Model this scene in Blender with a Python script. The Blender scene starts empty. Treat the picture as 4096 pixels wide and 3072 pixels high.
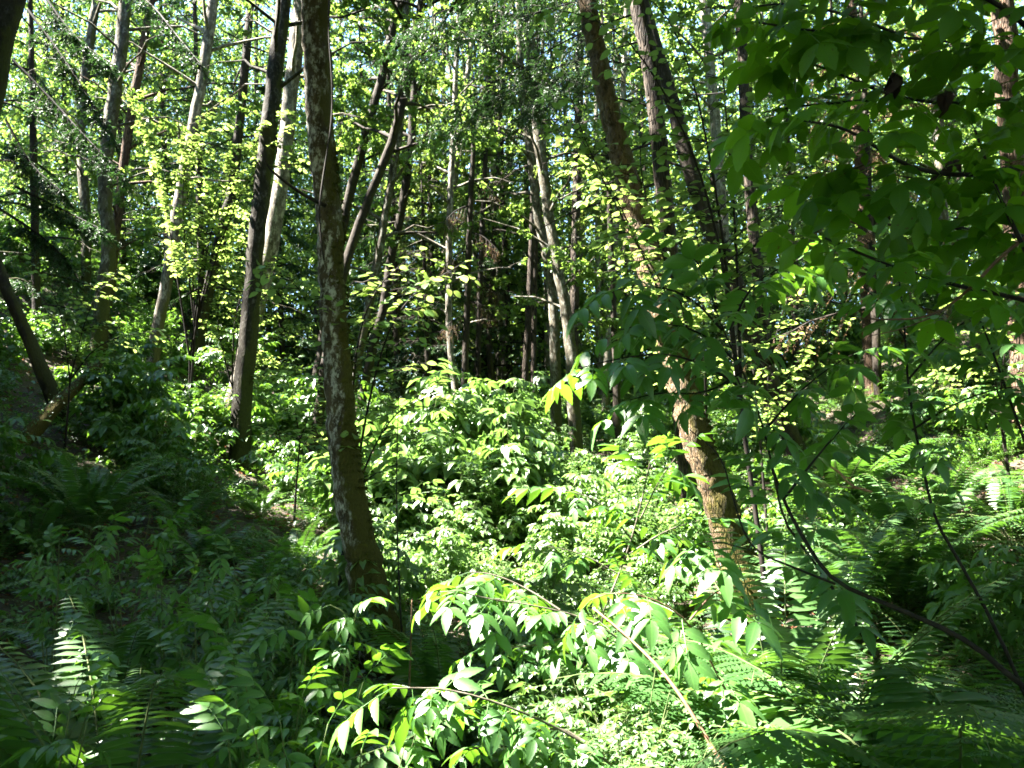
import bpy, math
import numpy as np

# ------------------------------------------------------------------ camera, sky, sun, exposure
SC = bpy.context.scene
EYE = np.array([0.0, 0.0, 1.6])
PITCH = math.radians(11.0)
FPX = 803.0                                   # focal length in pixels of a 1024 x 768 frame
cam_d = bpy.data.cameras.new("camera")
cam_d.sensor_width = 36.0
cam_d.lens = 36.0 * FPX / 1024.0
cam_d.clip_start = 0.05
cam_d.clip_end = 1000.0
cam = bpy.data.objects.new("camera", cam_d)
SC.collection.objects.link(cam)
cam.location = EYE
cam.rotation_euler = (math.radians(90.0) + PITCH, 0.0, 0.0)
SC.camera = cam

SUN_EL = math.radians(54.0)
SUN_AZ = math.radians(-92.0)                  # clockwise from +Y: the sun stands to the left
S = np.array([math.sin(SUN_AZ) * math.cos(SUN_EL), math.cos(SUN_AZ) * math.cos(SUN_EL), math.sin(SUN_EL)])
world = bpy.data.worlds.new("World")
SC.world = world
world.use_nodes = True
wn = world.node_tree
bg = wn.nodes["Background"]
sky = wn.nodes.new("ShaderNodeTexSky")
sky.sky_type = 'NISHITA'
sky.sun_disc = False
sky.air_density = 1.0
sky.dust_density = 0.0
sky.ozone_density = 2.5
sky.sun_elevation = SUN_EL
sky.sun_rotation = SUN_AZ % (2 * math.pi)
wn.links.new(sky.outputs[0], bg.inputs[0])
bg.inputs[1].default_value = 0.05
sun_d = bpy.data.lights.new("sun", 'SUN')
sun_d.energy = 5.0
sun_d.angle = math.radians(0.5)
sun_d.color = (1.0, 0.95, 0.86)
sun = bpy.data.objects.new("sun", sun_d)
SC.collection.objects.link(sun)
sun.rotation_euler = (math.radians(90.0) - SUN_EL, 0.0, math.pi - SUN_AZ)
sun.location = (-20, 0, 30)
SC.view_settings.view_transform = 'Standard'
SC.view_settings.look = 'None'
SC.view_settings.gamma = 1.0
SC.view_settings.exposure = 4.45
cy = SC.cycles
cy.filter_width = 1.7
cy.max_bounces = 7
cy.diffuse_bounces = 2
cy.glossy_bounces = 2
cy.transmission_bounces = 3
cy.transparent_max_bounces = 4
cy.caustics_reflective = False
cy.caustics_refractive = False

# ------------------------------------------------------------------ helpers
UP = np.array([0.0, 0.0, 1.0])


def nrm(a):
    a = np.asarray(a, float)
    return a / np.maximum(np.linalg.norm(a, axis=-1, keepdims=True), 1e-9)


def ray(px, py):
    x = (px - 512.0) / FPX
    y = (384.0 - py) / FPX
    return np.array([x, math.cos(PITCH) - y * math.sin(PITCH), math.sin(PITCH) + y * math.cos(PITCH)])


def at(px, py, Y):
    d = ray(px, py)
    return EYE + d * (Y / d[1])


def fwd(p):
    p = np.asarray(p) - EYE
    return p[..., 1] * math.cos(PITCH) + p[..., 2] * math.sin(PITCH)


def ground(x, y):
    x = np.asarray(x, float)
    y = np.asarray(y, float)
    t = np.maximum(y - 2.6, 0.0)
    base = 0.245 * (np.sqrt(t * t + 1.0) - 1.0)
    over = np.maximum(y - 23.0, 0.0)
    base = base - 0.36 * (np.sqrt(over * over + 16.0) - 4.0)
    side = np.where(x < 0, 0.036, 0.022) * np.minimum(np.abs(x), 12.0) ** 2 * np.clip(y / 8.0, 0.0, 1.0)
    bump = 0.07 * np.sin(1.3 * x + 0.7 * y) + 0.06 * np.sin(0.9 * y - 1.7 * x + 1.1) + 0.03 * np.sin(3.1 * x + 2.2 * y)
    mound = 0.62 * np.exp(-((x - 2.3) / 1.3) ** 2 - ((y - 2.5) / 1.5) ** 2)
    return base + side + bump + mound


def spot(px, py, lift=0.0):
    d = ray(px, py)
    for t in np.arange(0.6, 60, 0.02):
        p = EYE + d * t
        if p[2] <= ground(p[0], p[1]) + lift:
            return np.array([p[0], p[1], float(ground(p[0], p[1]))])
    return EYE + d * 20


def put(o, label=None, cat=None, group=None, kind=None):
    if label: o['label'] = label
    if cat: o['category'] = cat
    if group: o['group'] = group
    if kind: o['kind'] = kind
    return o


def empty(name, loc, label, cat, group=None):
    o = bpy.data.objects.new(name, None)
    o.empty_display_size = 0.2
    o.location = [float(v) for v in loc]
    SC.collection.objects.link(o)
    return put(o, label, cat, group)


class MB:
    """Collects vertices, faces and a per-vertex (across, along, random) attribute for one mesh object."""
    def __init__(self):
        self.v, self.a, self.f, self.n = [], [], [], 0

    def add(self, V, faces, A=None, mat=0):
        V = np.asarray(V, float).reshape(-1, 3)
        if len(V) == 0:
            return
        if A is None:
            A = np.zeros((len(V), 3))
        self.v.append(V)
        self.a.append(np.asarray(A, float).reshape(-1, 3))
        for F in faces:
            F = np.asarray(F, np.int64)
            if len(F):
                self.f.append((F + self.n, mat))
        self.n += len(V)

    def build(self, name, mats, parent=None, smooth=True, origin=None):
        me = bpy.data.meshes.new(name)
        o = bpy.data.objects.new(name, me)
        SC.collection.objects.link(o)
        org = np.zeros(3)
        if parent is not None:
            o.parent = parent
            q = parent
            while q is not None:
                org = org + np.array(q.location)
                q = q.parent
        elif origin is not None:
            org = np.asarray(origin, float)
            o.location = [float(v) for v in org]
        for m in mats:
            me.materials.append(m)
        if not self.v:
            return o
        V = np.concatenate(self.v) - org
        A = np.concatenate(self.a)
        me.vertices.add(len(V))
        me.vertices.foreach_set("co", V.astype(np.float32).ravel())
        li = np.concatenate([F.ravel() for F, m in self.f])
        tot = np.concatenate([np.full(len(F), F.shape[1]) for F, m in self.f])
        mi = np.concatenate([np.full(len(F), m) for F, m in self.f])
        st = np.concatenate([[0], np.cumsum(tot)[:-1]])
        me.loops.add(len(li))
        me.loops.foreach_set("vertex_index", li.astype(np.int32))
        me.polygons.add(len(tot))
        me.polygons.foreach_set("loop_start", st.astype(np.int32))
        me.polygons.foreach_set("material_index", mi.astype(np.int32))
        me.polygons.foreach_set("use_smooth", np.full(len(tot), bool(smooth)))
        at_ = me.attributes.new("lf", 'FLOAT_VECTOR', 'POINT')
        at_.data.foreach_set("vector", A.astype(np.float32).ravel())
        me.update(calc_edges=True)
        return o


def resample(P, n):
    P = np.asarray(P, float)
    seg = np.linalg.norm(np.diff(P, axis=0), axis=1)
    s = np.concatenate([[0], np.cumsum(seg)])
    t = np.linspace(0, s[-1], n)
    return np.stack([np.interp(t, s, P[:, k]) for k in range(3)], 1)


def smooth_line(P, n=None, it=2):
    """Chaikin-like smoothing of a polyline."""
    P = np.asarray(P, float)
    for _ in range(it):
        Q = np.empty((2 * len(P), P.shape[1]))
        Q[0], Q[-1] = P[0], P[-1]
        Q[1:-1:2] = 0.75 * P[:-1] + 0.25 * P[1:]
        Q[2:-1:2] = 0.25 * P[:-1] + 0.75 * P[1:]
        P = Q
    return P if n is None else resample(P, n)


def tangents(P):
    T = np.gradient(P, axis=0)
    return nrm(T)


def tube(mb, P, R, sides=6, mat=0, rnd=0.0, lump=None, cap=True):
    """A tapered tube along P with radii R; lump(angle, length, point) returns a radius factor."""
    P = np.asarray(P, float)
    n = len(P)
    R = np.broadcast_to(np.asarray(R, float), (n,))
    T = tangents(P)
    u = np.cross(T[0], UP if abs(T[0][2]) < 0.9 else np.array([0.0, 1.0, 0.0]))
    u = u / np.linalg.norm(u)
    U = np.empty((n, 3))
    for i in range(n):
        u = u - T[i] * np.dot(u, T[i])
        u = u / max(np.linalg.norm(u), 1e-9)
        U[i] = u
    W = np.cross(T, U)
    ang = np.linspace(0, 2 * np.pi, sides, endpoint=False)
    s = np.concatenate([[0], np.cumsum(np.linalg.norm(np.diff(P, axis=0), axis=1))])
    rr = np.repeat(R[:, None], sides, 1)
    if lump is not None:
        rr = rr * lump(ang[None, :], s[:, None])
    V = P[:, None] + rr[..., None] * (np.cos(ang)[None, :, None] * U[:, None] + np.sin(ang)[None, :, None] * W[:, None])
    A = np.empty((n, sides, 3))
    A[..., 0] = ang[None] / (2 * np.pi)
    A[..., 1] = s[:, None]
    A[..., 2] = rnd
    i = np.arange(n - 1)[:, None] * sides
    j = np.arange(sides)[None]
    k = (j + 1) % sides
    F = np.stack([i + j, i + k, i + sides + k, i + sides + j], -1).reshape(-1, 4)
    faces = [F]
    if cap and sides == 6:
        e = (n - 1) * sides
        faces.append(np.array([[e + 0, e + 1, e + 2, e + 3], [e + 0, e + 3, e + 4, e + 5]]))
    mb.add(V, faces, A, mat)


def tubes(mb, PP, R0, R1, mat=0):
    """Many three-sided twigs at once: PP (m, n, 3) with radii R0 -> R1."""
    m, n, _ = PP.shape
    if m == 0:
        return
    T = nrm(np.gradient(PP, axis=1))
    X = nrm(np.cross(T, np.array([0.31, 0.52, 0.8])))
    Y = np.cross(T, X)
    t = np.linspace(0, 1, n)[None, :]
    r = np.asarray(R0)[:, None] * (1 - t) + np.asarray(R1)[:, None] * t
    ang = np.array([0, 2.094, 4.189])
    V = PP[:, :, None] + r[:, :, None, None] * (np.cos(ang)[None, None, :, None] * X[:, :, None] + np.sin(ang)[None, None, :, None] * Y[:, :, None])
    b = (np.arange(m)[:, None, None] * n + np.arange(n - 1)[None, :, None]) * 3
    j = np.arange(3)[None, None]
    k = (j + 1) % 3
    F = np.stack([b + j, b + k, b + 3 + k, b + 3 + j], -1).reshape(-1, 4)
    mb.add(V.reshape(-1, 3), [F], None, mat)


class Tpl:
    def __init__(self, V, F3, F4, A):
        self.V, self.A = np.asarray(V, float), np.asarray(A, float)
        self.F3 = np.asarray(F3, np.int64).reshape(-1, 3)
        self.F4 = np.asarray(F4, np.int64).reshape(-1, 4)


def kite(w=0.6, mid=0.45, fold=0.12, drop=0.1):
    V = [(0, 0, 0), (w / 2, mid, fold), (0, 1, -drop), (-w / 2, mid, fold)]
    return Tpl(V, [(0, 1, 2), (0, 2, 3)], [], [(0, 0, 0), (1, mid, 0), (0, 1, 0), (-1, mid, 0)])


def hexleaf(w=0.55, fold=0.10, drop=0.18):
    V = [(0, 0, 0), (w * .42, .28, fold), (-w * .42, .28, fold), (w * .45, .62, fold * .6), (-w * .45, .62, fold * .6), (0, 1, -drop), (0, .45, 0.0)]
    A = [(0, 0, 0), (1, .28, 0), (-1, .28, 0), (1, .62, 0), (-1, .62, 0), (0, 1, 0), (0, .45, 0)]
    return Tpl(V, [(0, 1, 6), (0, 6, 2), (3, 5, 6), (6, 5, 4), (1, 3, 6), (6, 4, 2)], [], A)


def fineleaf(w=0.45, fold=0.16, drop=0.22, peak=0.42, twist=0.0, stalk=0.04, wave=0.0, seed=0, tooth=0.10):
    """A toothed leaf blade, folded on its midrib and drooping to a drawn-out tip."""
    rg = np.random.default_rng(seed)
    vs = [0.08, 0.15, 0.22, 0.30, 0.38, 0.46, 0.54, 0.62, 0.70, 0.78, 0.86, 0.93]
    V, A = [(0, 0, 0), (0, stalk, 0)], [(0, 0, 0), (0, 0.02, 0)]
    bend = rg.normal() * .06
    for q, v in enumerate(vs):
        a = math.log(0.5) / math.log(peak)
        pr = math.sin(math.pi * v ** a) ** 0.85
        h = w / 2 * pr * (1 + tooth * (.5 if q % 2 else -.5))
        y = stalk + v * (1 - stalk)
        z = -drop * v * v
        x = bend * v * v
        tw = twist * v
        jl, jr = wave * rg.normal(size=2)
        V += [(x - h, y + .012 * (q % 2), z + h * (fold * 2 + tw) + jl), (x, y, z), (x + h, y + .012 * (q % 2), z + h * (fold * 2 - tw) + jr)]
        A += [(-1, v, 0), (0, v, 0), (1, v, 0)]
    V.append((bend, 1.0, -drop * 1.05))
    A.append((0, 1, 0))
    F3, F4 = [(1, 3, 2), (1, 4, 3)], []
    for i in range(len(vs) - 1):
        b = 2 + 3 * i
        F4 += [(b, b + 1, b + 4, b + 3), (b + 1, b + 2, b + 5, b + 4)]
    b = 2 + 3 * (len(vs) - 1)
    t = len(V) - 1
    F3 += [(b, b + 1, t), (b + 1, b + 2, t)]
    return Tpl(V, F3, F4, A)


def place(tpl, O, D, N, Sz, rnd):
    O, D, N = np.atleast_2d(O), nrm(np.atleast_2d(D)), np.atleast_2d(N)
    X = np.cross(D, N)
    bad = np.linalg.norm(X, axis=1) < 1e-4
    if bad.any():
        X[bad] = np.cross(D[bad], np.array([0.3, 0.9, 0.2]))
    X = nrm(X)
    Z = np.cross(X, D)
    Sz = np.broadcast_to(np.asarray(Sz, float), (len(O),))
    V = tpl.V
    W = O[:, None] + Sz[:, None, None] * (V[None, :, 0, None] * X[:, None] + V[None, :, 1, None] * D[:, None] + V[None, :, 2, None] * Z[:, None])
    A = np.repeat(tpl.A[None], len(O), 0)
    A[..., 2] = (A[..., 2] + np.broadcast_to(np.asarray(rnd, float), (len(O),))[:, None])
    return W, A


def inst(mb, tpl, O, D, N, Sz, rnd, mat=0):
    if len(O) == 0:
        return
    W, A = place(tpl, O, D, N, Sz, rnd)
    k, n = tpl.V.shape[0], W.shape[0]
    off = (np.arange(n) * k)[:, None, None]
    fs = []
    if len(tpl.F3): fs.append((tpl.F3[None] + off).reshape(-1, 3))
    if len(tpl.F4): fs.append((tpl.F4[None] + off).reshape(-1, 4))
    mb.add(W.reshape(-1, 3), fs, A.reshape(-1, 3), mat)


def compound(leaf, pairs=3, rng=None, size=0.5, terminal=0.6, droop=0.25, stalk=0.25, spread=1.1, tube_r=0.008):
    """A pinnate leaf one unit long: leaflets in pairs along a stalk, and one at its end."""
    V, F3, F4, A, n = [], [], [], [], 0
    items = []
    for i in range(pairs):
        t = stalk + (0.66 - stalk) * (i / max(pairs - 1, 1))
        for sgn in (-1, 1):
            sz = size * rng.uniform(.85, 1.1) * (0.85 + 0.15 * i)
            a = spread * rng.uniform(.85, 1.1)
            items.append(((0, t, -droop * t * t), (sgn * math.sin(a), math.cos(a), -rng.uniform(.1, .45) - droop * t), (rng.normal() * .2 - sgn * .15, rng.normal() * .15, 1), sz))
    items.append(((0, .68, -droop * .46), (0, 1, -.3 - droop), (rng.normal() * .1, 0, 1), terminal))
    for o, d, nn, s in items:
        W, AA = place(leaf, [o], [d], [nn], s, rng.uniform(-.18, .18))
        V.append(W[0]); A.append(AA[0])
        F3.append(leaf.F3 + n); F4.append(leaf.F4 + n)
        n += len(leaf.V)
    # the stalk
    ys = np.linspace(0, .68, 4)
    ring = []
    for y in ys:
        for a in (0.5, 2.6, 4.7):
            ring.append((tube_r * math.cos(a), y, -droop * y * y + tube_r * math.sin(a)))
    V.append(np.array(ring)); A.append(np.tile((0.0, 0.5, 0.25), (12, 1)))
    q = []
    for i in range(3):
        for j in range(3):
            k = (j + 1) % 3
            q.append((n + 3 * i + j, n + 3 * i + k, n + 3 * i + 3 + k, n + 3 * i + 3 + j))
    F4.append(np.array(q))
    return Tpl(np.concatenate(V), np.concatenate(F3), np.concatenate(F4), np.concatenate(A))


# ------------------------------------------------------------------ materials
def new_mat(name):
    m = bpy.data.materials.new(name)
    m.use_nodes = True
    nt = m.node_tree
    nt.nodes.clear()
    out = nt.nodes.new("ShaderNodeOutputMaterial")
    return m, nt, out


def N_(nt, kind, **kw):
    n = nt.nodes.new(kind)
    for k, v in kw.items():
        setattr(n, k, v)
    return n


def ramp(nt, fac, stops):
    r = N_(nt, "ShaderNodeValToRGB")
    e = r.color_ramp.elements
    while len(e) < len(stops):
        e.new(0.5)
    for el, (p, c) in zip(e, stops):
        el.position = p
        el.color = (*c, 1) if len(c) == 3 else c
    nt.links.new(fac, r.inputs[0])
    return r.outputs[0]


def mixc(nt, fac, a, b, mode='MIX'):
    m = N_(nt, "ShaderNodeMix", data_type='RGBA', blend_type=mode)
    L = nt.links
    if hasattr(fac, 'links'): L.new(fac, m.inputs[0])
    else: m.inputs[0].default_value = fac
    for v, i in ((a, 6), (b, 7)):
        if hasattr(v, 'links'): L.new(v, m.inputs[i])
        else: m.inputs[i].default_value = (*v, 1)
    return m.outputs[2]


def math_(nt, op, a, b=None, clamp=False):
    m = N_(nt, "ShaderNodeMath", operation=op, use_clamp=clamp)
    for v, i in ((a, 0), (b, 1)):
        if v is None: continue
        if hasattr(v, 'links'): nt.links.new(v, m.inputs[i])
        else: m.inputs[i].default_value = v
    return m.outputs[0]


def noise(nt, vec, scale, detail=3.0, rough=0.55):
    n = N_(nt, "ShaderNodeTexNoise")
    n.inputs["Scale"].default_value = scale
    n.inputs["Detail"].default_value = detail
    n.inputs["Roughness"].default_value = rough
    if vec is not None: nt.links.new(vec, n.inputs["Vector"])
    return n.outputs["Fac"]


def leaf_mat(name, dark, light, trans, tfac=0.45, rough=0.42, spec=0.45, veins=False, brown=0.0):
    m, nt, out = new_mat(name)
    L = nt.links
    at_ = N_(nt, "ShaderNodeAttribute", attribute_name="lf")
    sep = N_(nt, "ShaderNodeSeparateXYZ")
    L.new(at_.outputs["Vector"], sep.inputs[0])
    geo = N_(nt, "ShaderNodeNewGeometry")
    big = noise(nt, geo.outputs["Position"], 0.8, 2)
    f = math_(nt, 'ADD', sep.outputs[2], math_(nt, 'MULTIPLY', math_(nt, 'SUBTRACT', big, 0.5), 0.7), clamp=True)
    col = mixc(nt, f, dark, light)
    tcol = mixc(nt, f, tuple(c * .55 for c in trans), tuple(min(c * .95, 1) for c in trans))
    if veins:
        au = math_(nt, 'ABSOLUTE', sep.outputs[0])
        mid = math_(nt, 'SUBTRACT', 1.0, math_(nt, 'MULTIPLY', au, 9.0), clamp=True)
        w = math_(nt, 'SINE', math_(nt, 'MULTIPLY', math_(nt, 'SUBTRACT', sep.outputs[1], math_(nt, 'MULTIPLY', au, 0.16)), 62.0))
        side = math_(nt, 'MULTIPLY', math_(nt, 'GREATER_THAN', w, 0.9), 0.35)
        v = math_(nt, 'MAXIMUM', mid, side)
        col = mixc(nt, math_(nt, 'MULTIPLY', v, 0.45), col, tuple(c * 2.0 for c in light))
        tcol = mixc(nt, math_(nt, 'MULTIPLY', v, 0.5), tcol, tuple(c * .55 for c in trans))
    if brown > 0:
        sp = noise(nt, geo.outputs["Position"], 90.0, 2)
        g = math_(nt, 'MULTIPLY', math_(nt, 'GREATER_THAN', sp, 1 - brown), 0.7)
        col = mixc(nt, g, col, (0.10, 0.05, 0.02))
        tcol = mixc(nt, g, tcol, (0.10, 0.05, 0.01))
    p = N_(nt, "ShaderNodeBsdfPrincipled")
    L.new(col, p.inputs["Base Color"])
    p.inputs["Roughness"].default_value = rough
    p.inputs["Specular IOR Level"].default_value = spec
    t = N_(nt, "ShaderNodeBsdfTranslucent")
    L.new(tcol, t.inputs["Color"])
    mx = N_(nt, "ShaderNodeMixShader")
    mx.inputs[0].default_value = tfac
    L.new(p.outputs[0], mx.inputs[1])
    L.new(t.outputs[0], mx.inputs[2])
    L.new(mx.outputs[0], out.inputs[0])
    return m


def bark_mat(name, base, pale, dark, moss, lichen=0.5, mossy=0.5, furrow=0.0, bump=0.5, scale=1.0):
    """Bark: base colour with dark blotches, pale lichen patches, moss that keeps to the far side and the foot of the trunk."""
    m, nt, out = new_mat(name)
    L = nt.links
    geo = N_(nt, "ShaderNodeNewGeometry")
    tc = N_(nt, "ShaderNodeTexCoord")
    mp = N_(nt, "ShaderNodeMapping")
    mp.inputs["Scale"].default_value = (1, 1, 0.5)
    L.new(geo.outputs["Position"], mp.inputs[0])
    pos = mp.outputs[0]
    n1 = noise(nt, pos, 5.0 * scale, 6, 0.65)
    n2 = noise(nt, pos, 16.0 * scale, 5, 0.6)
    n3 = noise(nt, pos, 60.0 * scale, 3)
    col = ramp(nt, n1, [(0.30, dark), (0.47, base), (0.62, tuple(c * 1.25 for c in base))])
    spots = ramp(nt, n2, [(0.38, (1, 1, 1)), (0.46, (0, 0, 0))])
    col = mixc(nt, math_(nt, 'MULTIPLY', spots, 0.75), col, dark)
    n4 = noise(nt, pos, 13.0 * scale, 7, 0.75)
    li = ramp(nt, n4, [(0.57 - 0.12 * lichen, (0, 0, 0)), (0.67 - 0.12 * lichen, (1, 1, 1))])
    li = math_(nt, 'MULTIPLY', li, min(lichen * 1.5, 0.95))
    col = mixc(nt, li, col, pale)
    hgt = n2
    if furrow > 0:
        mp2 = N_(nt, "ShaderNodeMapping")
        mp2.inputs["Scale"].default_value = (1, 1, 0.09)
        L.new(geo.outputs["Position"], mp2.inputs[0])
        v = N_(nt, "ShaderNodeTexVoronoi", feature='DISTANCE_TO_EDGE')
        v.inputs["Scale"].default_value = 34.0 * scale
        L.new(mp2.outputs[0], v.inputs["Vector"])
        fr = ramp(nt, v.outputs["Distance"], [(0.0, (0, 0, 0)), (0.16, (1, 1, 1))])
        col = mixc(nt, math_(nt, 'MULTIPLY', math_(nt, 'SUBTRACT', 1.0, fr), furrow), col, tuple(c * .4 for c in dark))
        hgt = math_(nt, 'ADD', math_(nt, 'MULTIPLY', fr, 1.2), math_(nt, 'MULTIPLY', n2, 0.6))
    if mossy > 0:
        sx = N_(nt, "ShaderNodeSeparateXYZ")
        L.new(geo.outputs["Normal"], sx.inputs[0])
        ob = N_(nt, "ShaderNodeSeparateXYZ")
        L.new(tc.outputs["Object"], ob.inputs[0])
        foot = math_(nt, 'SUBTRACT', 0.45, math_(nt, 'MULTIPLY', ob.outputs[2], 0.16), clamp=True)
        k = math_(nt, 'ADD', math_(nt, 'MULTIPLY', sx.outputs[0], 0.32), math_(nt, 'ADD', n1, foot))
        mo = ramp(nt, k, [(0.92 - 0.42 * mossy, (0, 0, 0)), (1.06 - 0.42 * mossy, (1, 1, 1))])
        mcol = mixc(nt, n3, tuple(c * .45 for c in moss), tuple(c * 1.5 for c in moss))
        col = mixc(nt, mo, col, mcol)
        hgt = math_(nt, 'ADD', hgt, math_(nt, 'MULTIPLY', math_(nt, 'MULTIPLY', mo, n3), 0.9))
    p = N_(nt, "ShaderNodeBsdfPrincipled")
    L.new(col, p.inputs["Base Color"])
    p.inputs["Roughness"].default_value = 0.9
    p.inputs["Specular IOR Level"].default_value = 0.15
    b = N_(nt, "ShaderNodeBump")
    b.inputs["Strength"].default_value = bump
    b.inputs["Distance"].default_value = 0.03
    L.new(math_(nt, 'ADD', hgt, math_(nt, 'MULTIPLY', n3, 0.35)), b.inputs["Height"])
    L.new(b.outputs[0], p.inputs["Normal"])
    L.new(p.outputs[0], out.inputs[0])
    return m


def twig_mat(name, a, b):
    m, nt, out = new_mat(name)
    geo = N_(nt, "ShaderNodeNewGeometry")
    n = noise(nt, geo.outputs["Position"], 25.0, 3)
    col = ramp(nt, n, [(0.35, a), (0.65, b)])
    p = N_(nt, "ShaderNodeBsdfPrincipled")
    nt.links.new(col, p.inputs["Base Color"])
    p.inputs["Roughness"].default_value = 0.8
    p.inputs["Specular IOR Level"].default_value = 0.2
    nt.links.new(p.outputs[0], out.inputs[0])
    return m


M_ALDER = leaf_mat("alder_leaf", (.035, .085, .016), (.08, .15, .035), (.25, .40, .06), .5, .45, .4)
M_HAZEL = leaf_mat("hazel_leaf", (.05, .115, .018), (.10, .18, .045), (.34, .48, .10), .5, .5, .35, veins=True)
M_ELDER = leaf_mat("elder_leaf", (.03, .095, .018), (.06, .15, .028), (.15, .34, .02), .38, .44, .7, veins=True, brown=.29)
M_ELDER_OLD = leaf_mat("spotted_elder_leaf", (.028, .085, .012), (.06, .13, .02), (.22, .45, .012), .55, .45, .3, veins=True, brown=.30)
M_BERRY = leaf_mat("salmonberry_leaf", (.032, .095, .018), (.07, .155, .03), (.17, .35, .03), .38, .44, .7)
M_BERRY_LIT = leaf_mat("sunlit_salmonberry_leaf", (.055, .125, .035), (.13, .22, .055), (.20, .38, .06), .38, .46, .95)  # salmonberry leaf made paler, the clearing's sunlight put into its colour
M_HUCKLE = leaf_mat("huckleberry_leaf", (.06, .14, .045), (.10, .20, .06), (.18, .34, .06), .38, .45, .9)
M_FERN = leaf_mat("sword_fern_leaf", (.022, .065, .018), (.05, .115, .025), (.11, .26, .025), .32, .42, .7)
M_LADY = leaf_mat("lady_fern_leaf", (.03, .085, .022), (.055, .125, .03), (.14, .32, .03), .40, .45, .4)
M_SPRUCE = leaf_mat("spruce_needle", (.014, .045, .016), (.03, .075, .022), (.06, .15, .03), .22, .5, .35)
M_SPRUCE_LIT = leaf_mat("sunlit_spruce_needle", (.07, .12, .035), (.13, .19, .05), (.25, .34, .06), .40, .5, .35)  # spruce needle colour lightened to stand for boughs in sun
M_MOSS = leaf_mat("trunk_moss", (.028, .030, .007), (.075, .072, .014), (.06, .06, .01), .25, .8, .1)
M_DEADLEAF = leaf_mat("dead_leaf", (.16, .06, .03), (.33, .16, .09), (.30, .12, .05), .3, .7, .2)
M_DEADNEEDLE = leaf_mat("dead_needle", (.09, .055, .03), (.20, .13, .07), (.2, .13, .06), .3, .8, .2)
M_SHRIVEL = leaf_mat("shrivelled_leaf", (.02, .012, .012), (.05, .03, .028), (.04, .02, .02), .15, .7, .3)

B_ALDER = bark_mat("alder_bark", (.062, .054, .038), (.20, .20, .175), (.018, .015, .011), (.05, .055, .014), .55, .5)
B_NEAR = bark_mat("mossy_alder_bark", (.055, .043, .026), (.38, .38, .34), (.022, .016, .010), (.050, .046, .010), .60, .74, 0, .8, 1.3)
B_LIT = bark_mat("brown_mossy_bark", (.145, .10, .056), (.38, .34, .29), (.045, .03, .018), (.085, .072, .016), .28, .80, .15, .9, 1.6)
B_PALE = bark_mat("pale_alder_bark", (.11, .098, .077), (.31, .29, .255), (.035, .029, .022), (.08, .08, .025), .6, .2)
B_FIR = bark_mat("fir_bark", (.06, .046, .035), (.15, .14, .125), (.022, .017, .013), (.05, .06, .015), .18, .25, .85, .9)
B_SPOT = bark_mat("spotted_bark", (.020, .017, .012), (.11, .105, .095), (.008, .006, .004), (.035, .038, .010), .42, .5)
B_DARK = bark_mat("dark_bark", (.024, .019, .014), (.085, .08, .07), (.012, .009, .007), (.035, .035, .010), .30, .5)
B_WARM = bark_mat("reddish_bark", (.095, .06, .04), (.22, .18, .15), (.03, .02, .013), (.10, .09, .02), .25, .2, .6, .8)
B_LOG = bark_mat("mossy_log_bark", (.10, .072, .042), (.22, .19, .15), (.03, .02, .012), (.075, .062, .016), .3, .6, 0, .9, 1.2)
T_DARK = twig_mat("dark_twig", (.008, .006, .005), (.022, .017, .013))
T_BROWN = twig_mat("brown_twig", (.06, .035, .022), (.15, .09, .055))
T_RED = twig_mat("reddish_twig", (.16, .075, .045), (.30, .17, .11))
T_GREEN = twig_mat("green_stalk", (.05, .08, .025), (.11, .13, .05))
T_GREY = twig_mat("grey_stem", (.06, .05, .035), (.15, .13, .10))


def soil_mat():
    m, nt, out = new_mat("forest_soil")
    geo = N_(nt, "ShaderNodeNewGeometry")
    a = noise(nt, geo.outputs["Position"], 3.0, 6, .65)
    b = noise(nt, geo.outputs["Position"], 40.0, 4, .6)
    col = ramp(nt, a, [(.3, (.018, .013, .009)), (.5, (.045, .03, .018)), (.62, (.035, .04, .012)), (.75, (.075, .05, .03))])
    col = mixc(nt, .35, col, ramp(nt, b, [(.35, (.01, .008, .006)), (.65, (.12, .08, .05))]))
    p = N_(nt, "ShaderNodeBsdfPrincipled")
    nt.links.new(col, p.inputs["Base Color"])
    p.inputs["Roughness"].default_value = .95
    bm = N_(nt, "ShaderNodeBump")
    bm.inputs["Strength"].default_value = .8
    bm.inputs["Distance"].default_value = .05
    nt.links.new(b, bm.inputs["Height"])
    nt.links.new(bm.outputs[0], p.inputs["Normal"])
    nt.links.new(p.outputs[0], out.inputs[0])
    return m


M_SOIL = soil_mat()

# ------------------------------------------------------------------ the ground
mb = MB()
xs = np.concatenate([np.linspace(-300, -32, 14), np.linspace(-30, 30, 181), np.linspace(32, 300, 14)])
ys = np.concatenate([np.linspace(-120, -7, 10), np.linspace(-6, 44, 151), np.linspace(46, 400, 16)])
gx, gy = np.meshgrid(xs, ys)
gz = ground(gx, gy)
far = np.maximum(gy - 40, 0)
gz = np.where(gy > 40, ground(gx, np.full_like(gy, 40.0)) - 0.02 * far, gz)
V = np.stack([gx, gy, gz], -1).reshape(-1, 3)
nx = len(xs)
ii, jj = np.meshgrid(np.arange(len(ys) - 1), np.arange(nx - 1), indexing='ij')
b0 = (ii * nx + jj).ravel()
mb.add(V, [np.stack([b0, b0 + 1, b0 + nx + 1, b0 + nx], 1)])
put(mb.build("forest_floor", [M_SOIL]), kind='structure', label="dark brown soil of the wooded slope under the plants")

# ------------------------------------------------------------------ chosen sun spots: leaves on the way to the sun are left out
SHAFTS = []                                   # (point, radius): canopy leaves are left out sunward of these points to light them


def shaft(px, py, Y, r):
    SHAFTS.append((at(px, py, Y), r))


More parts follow.
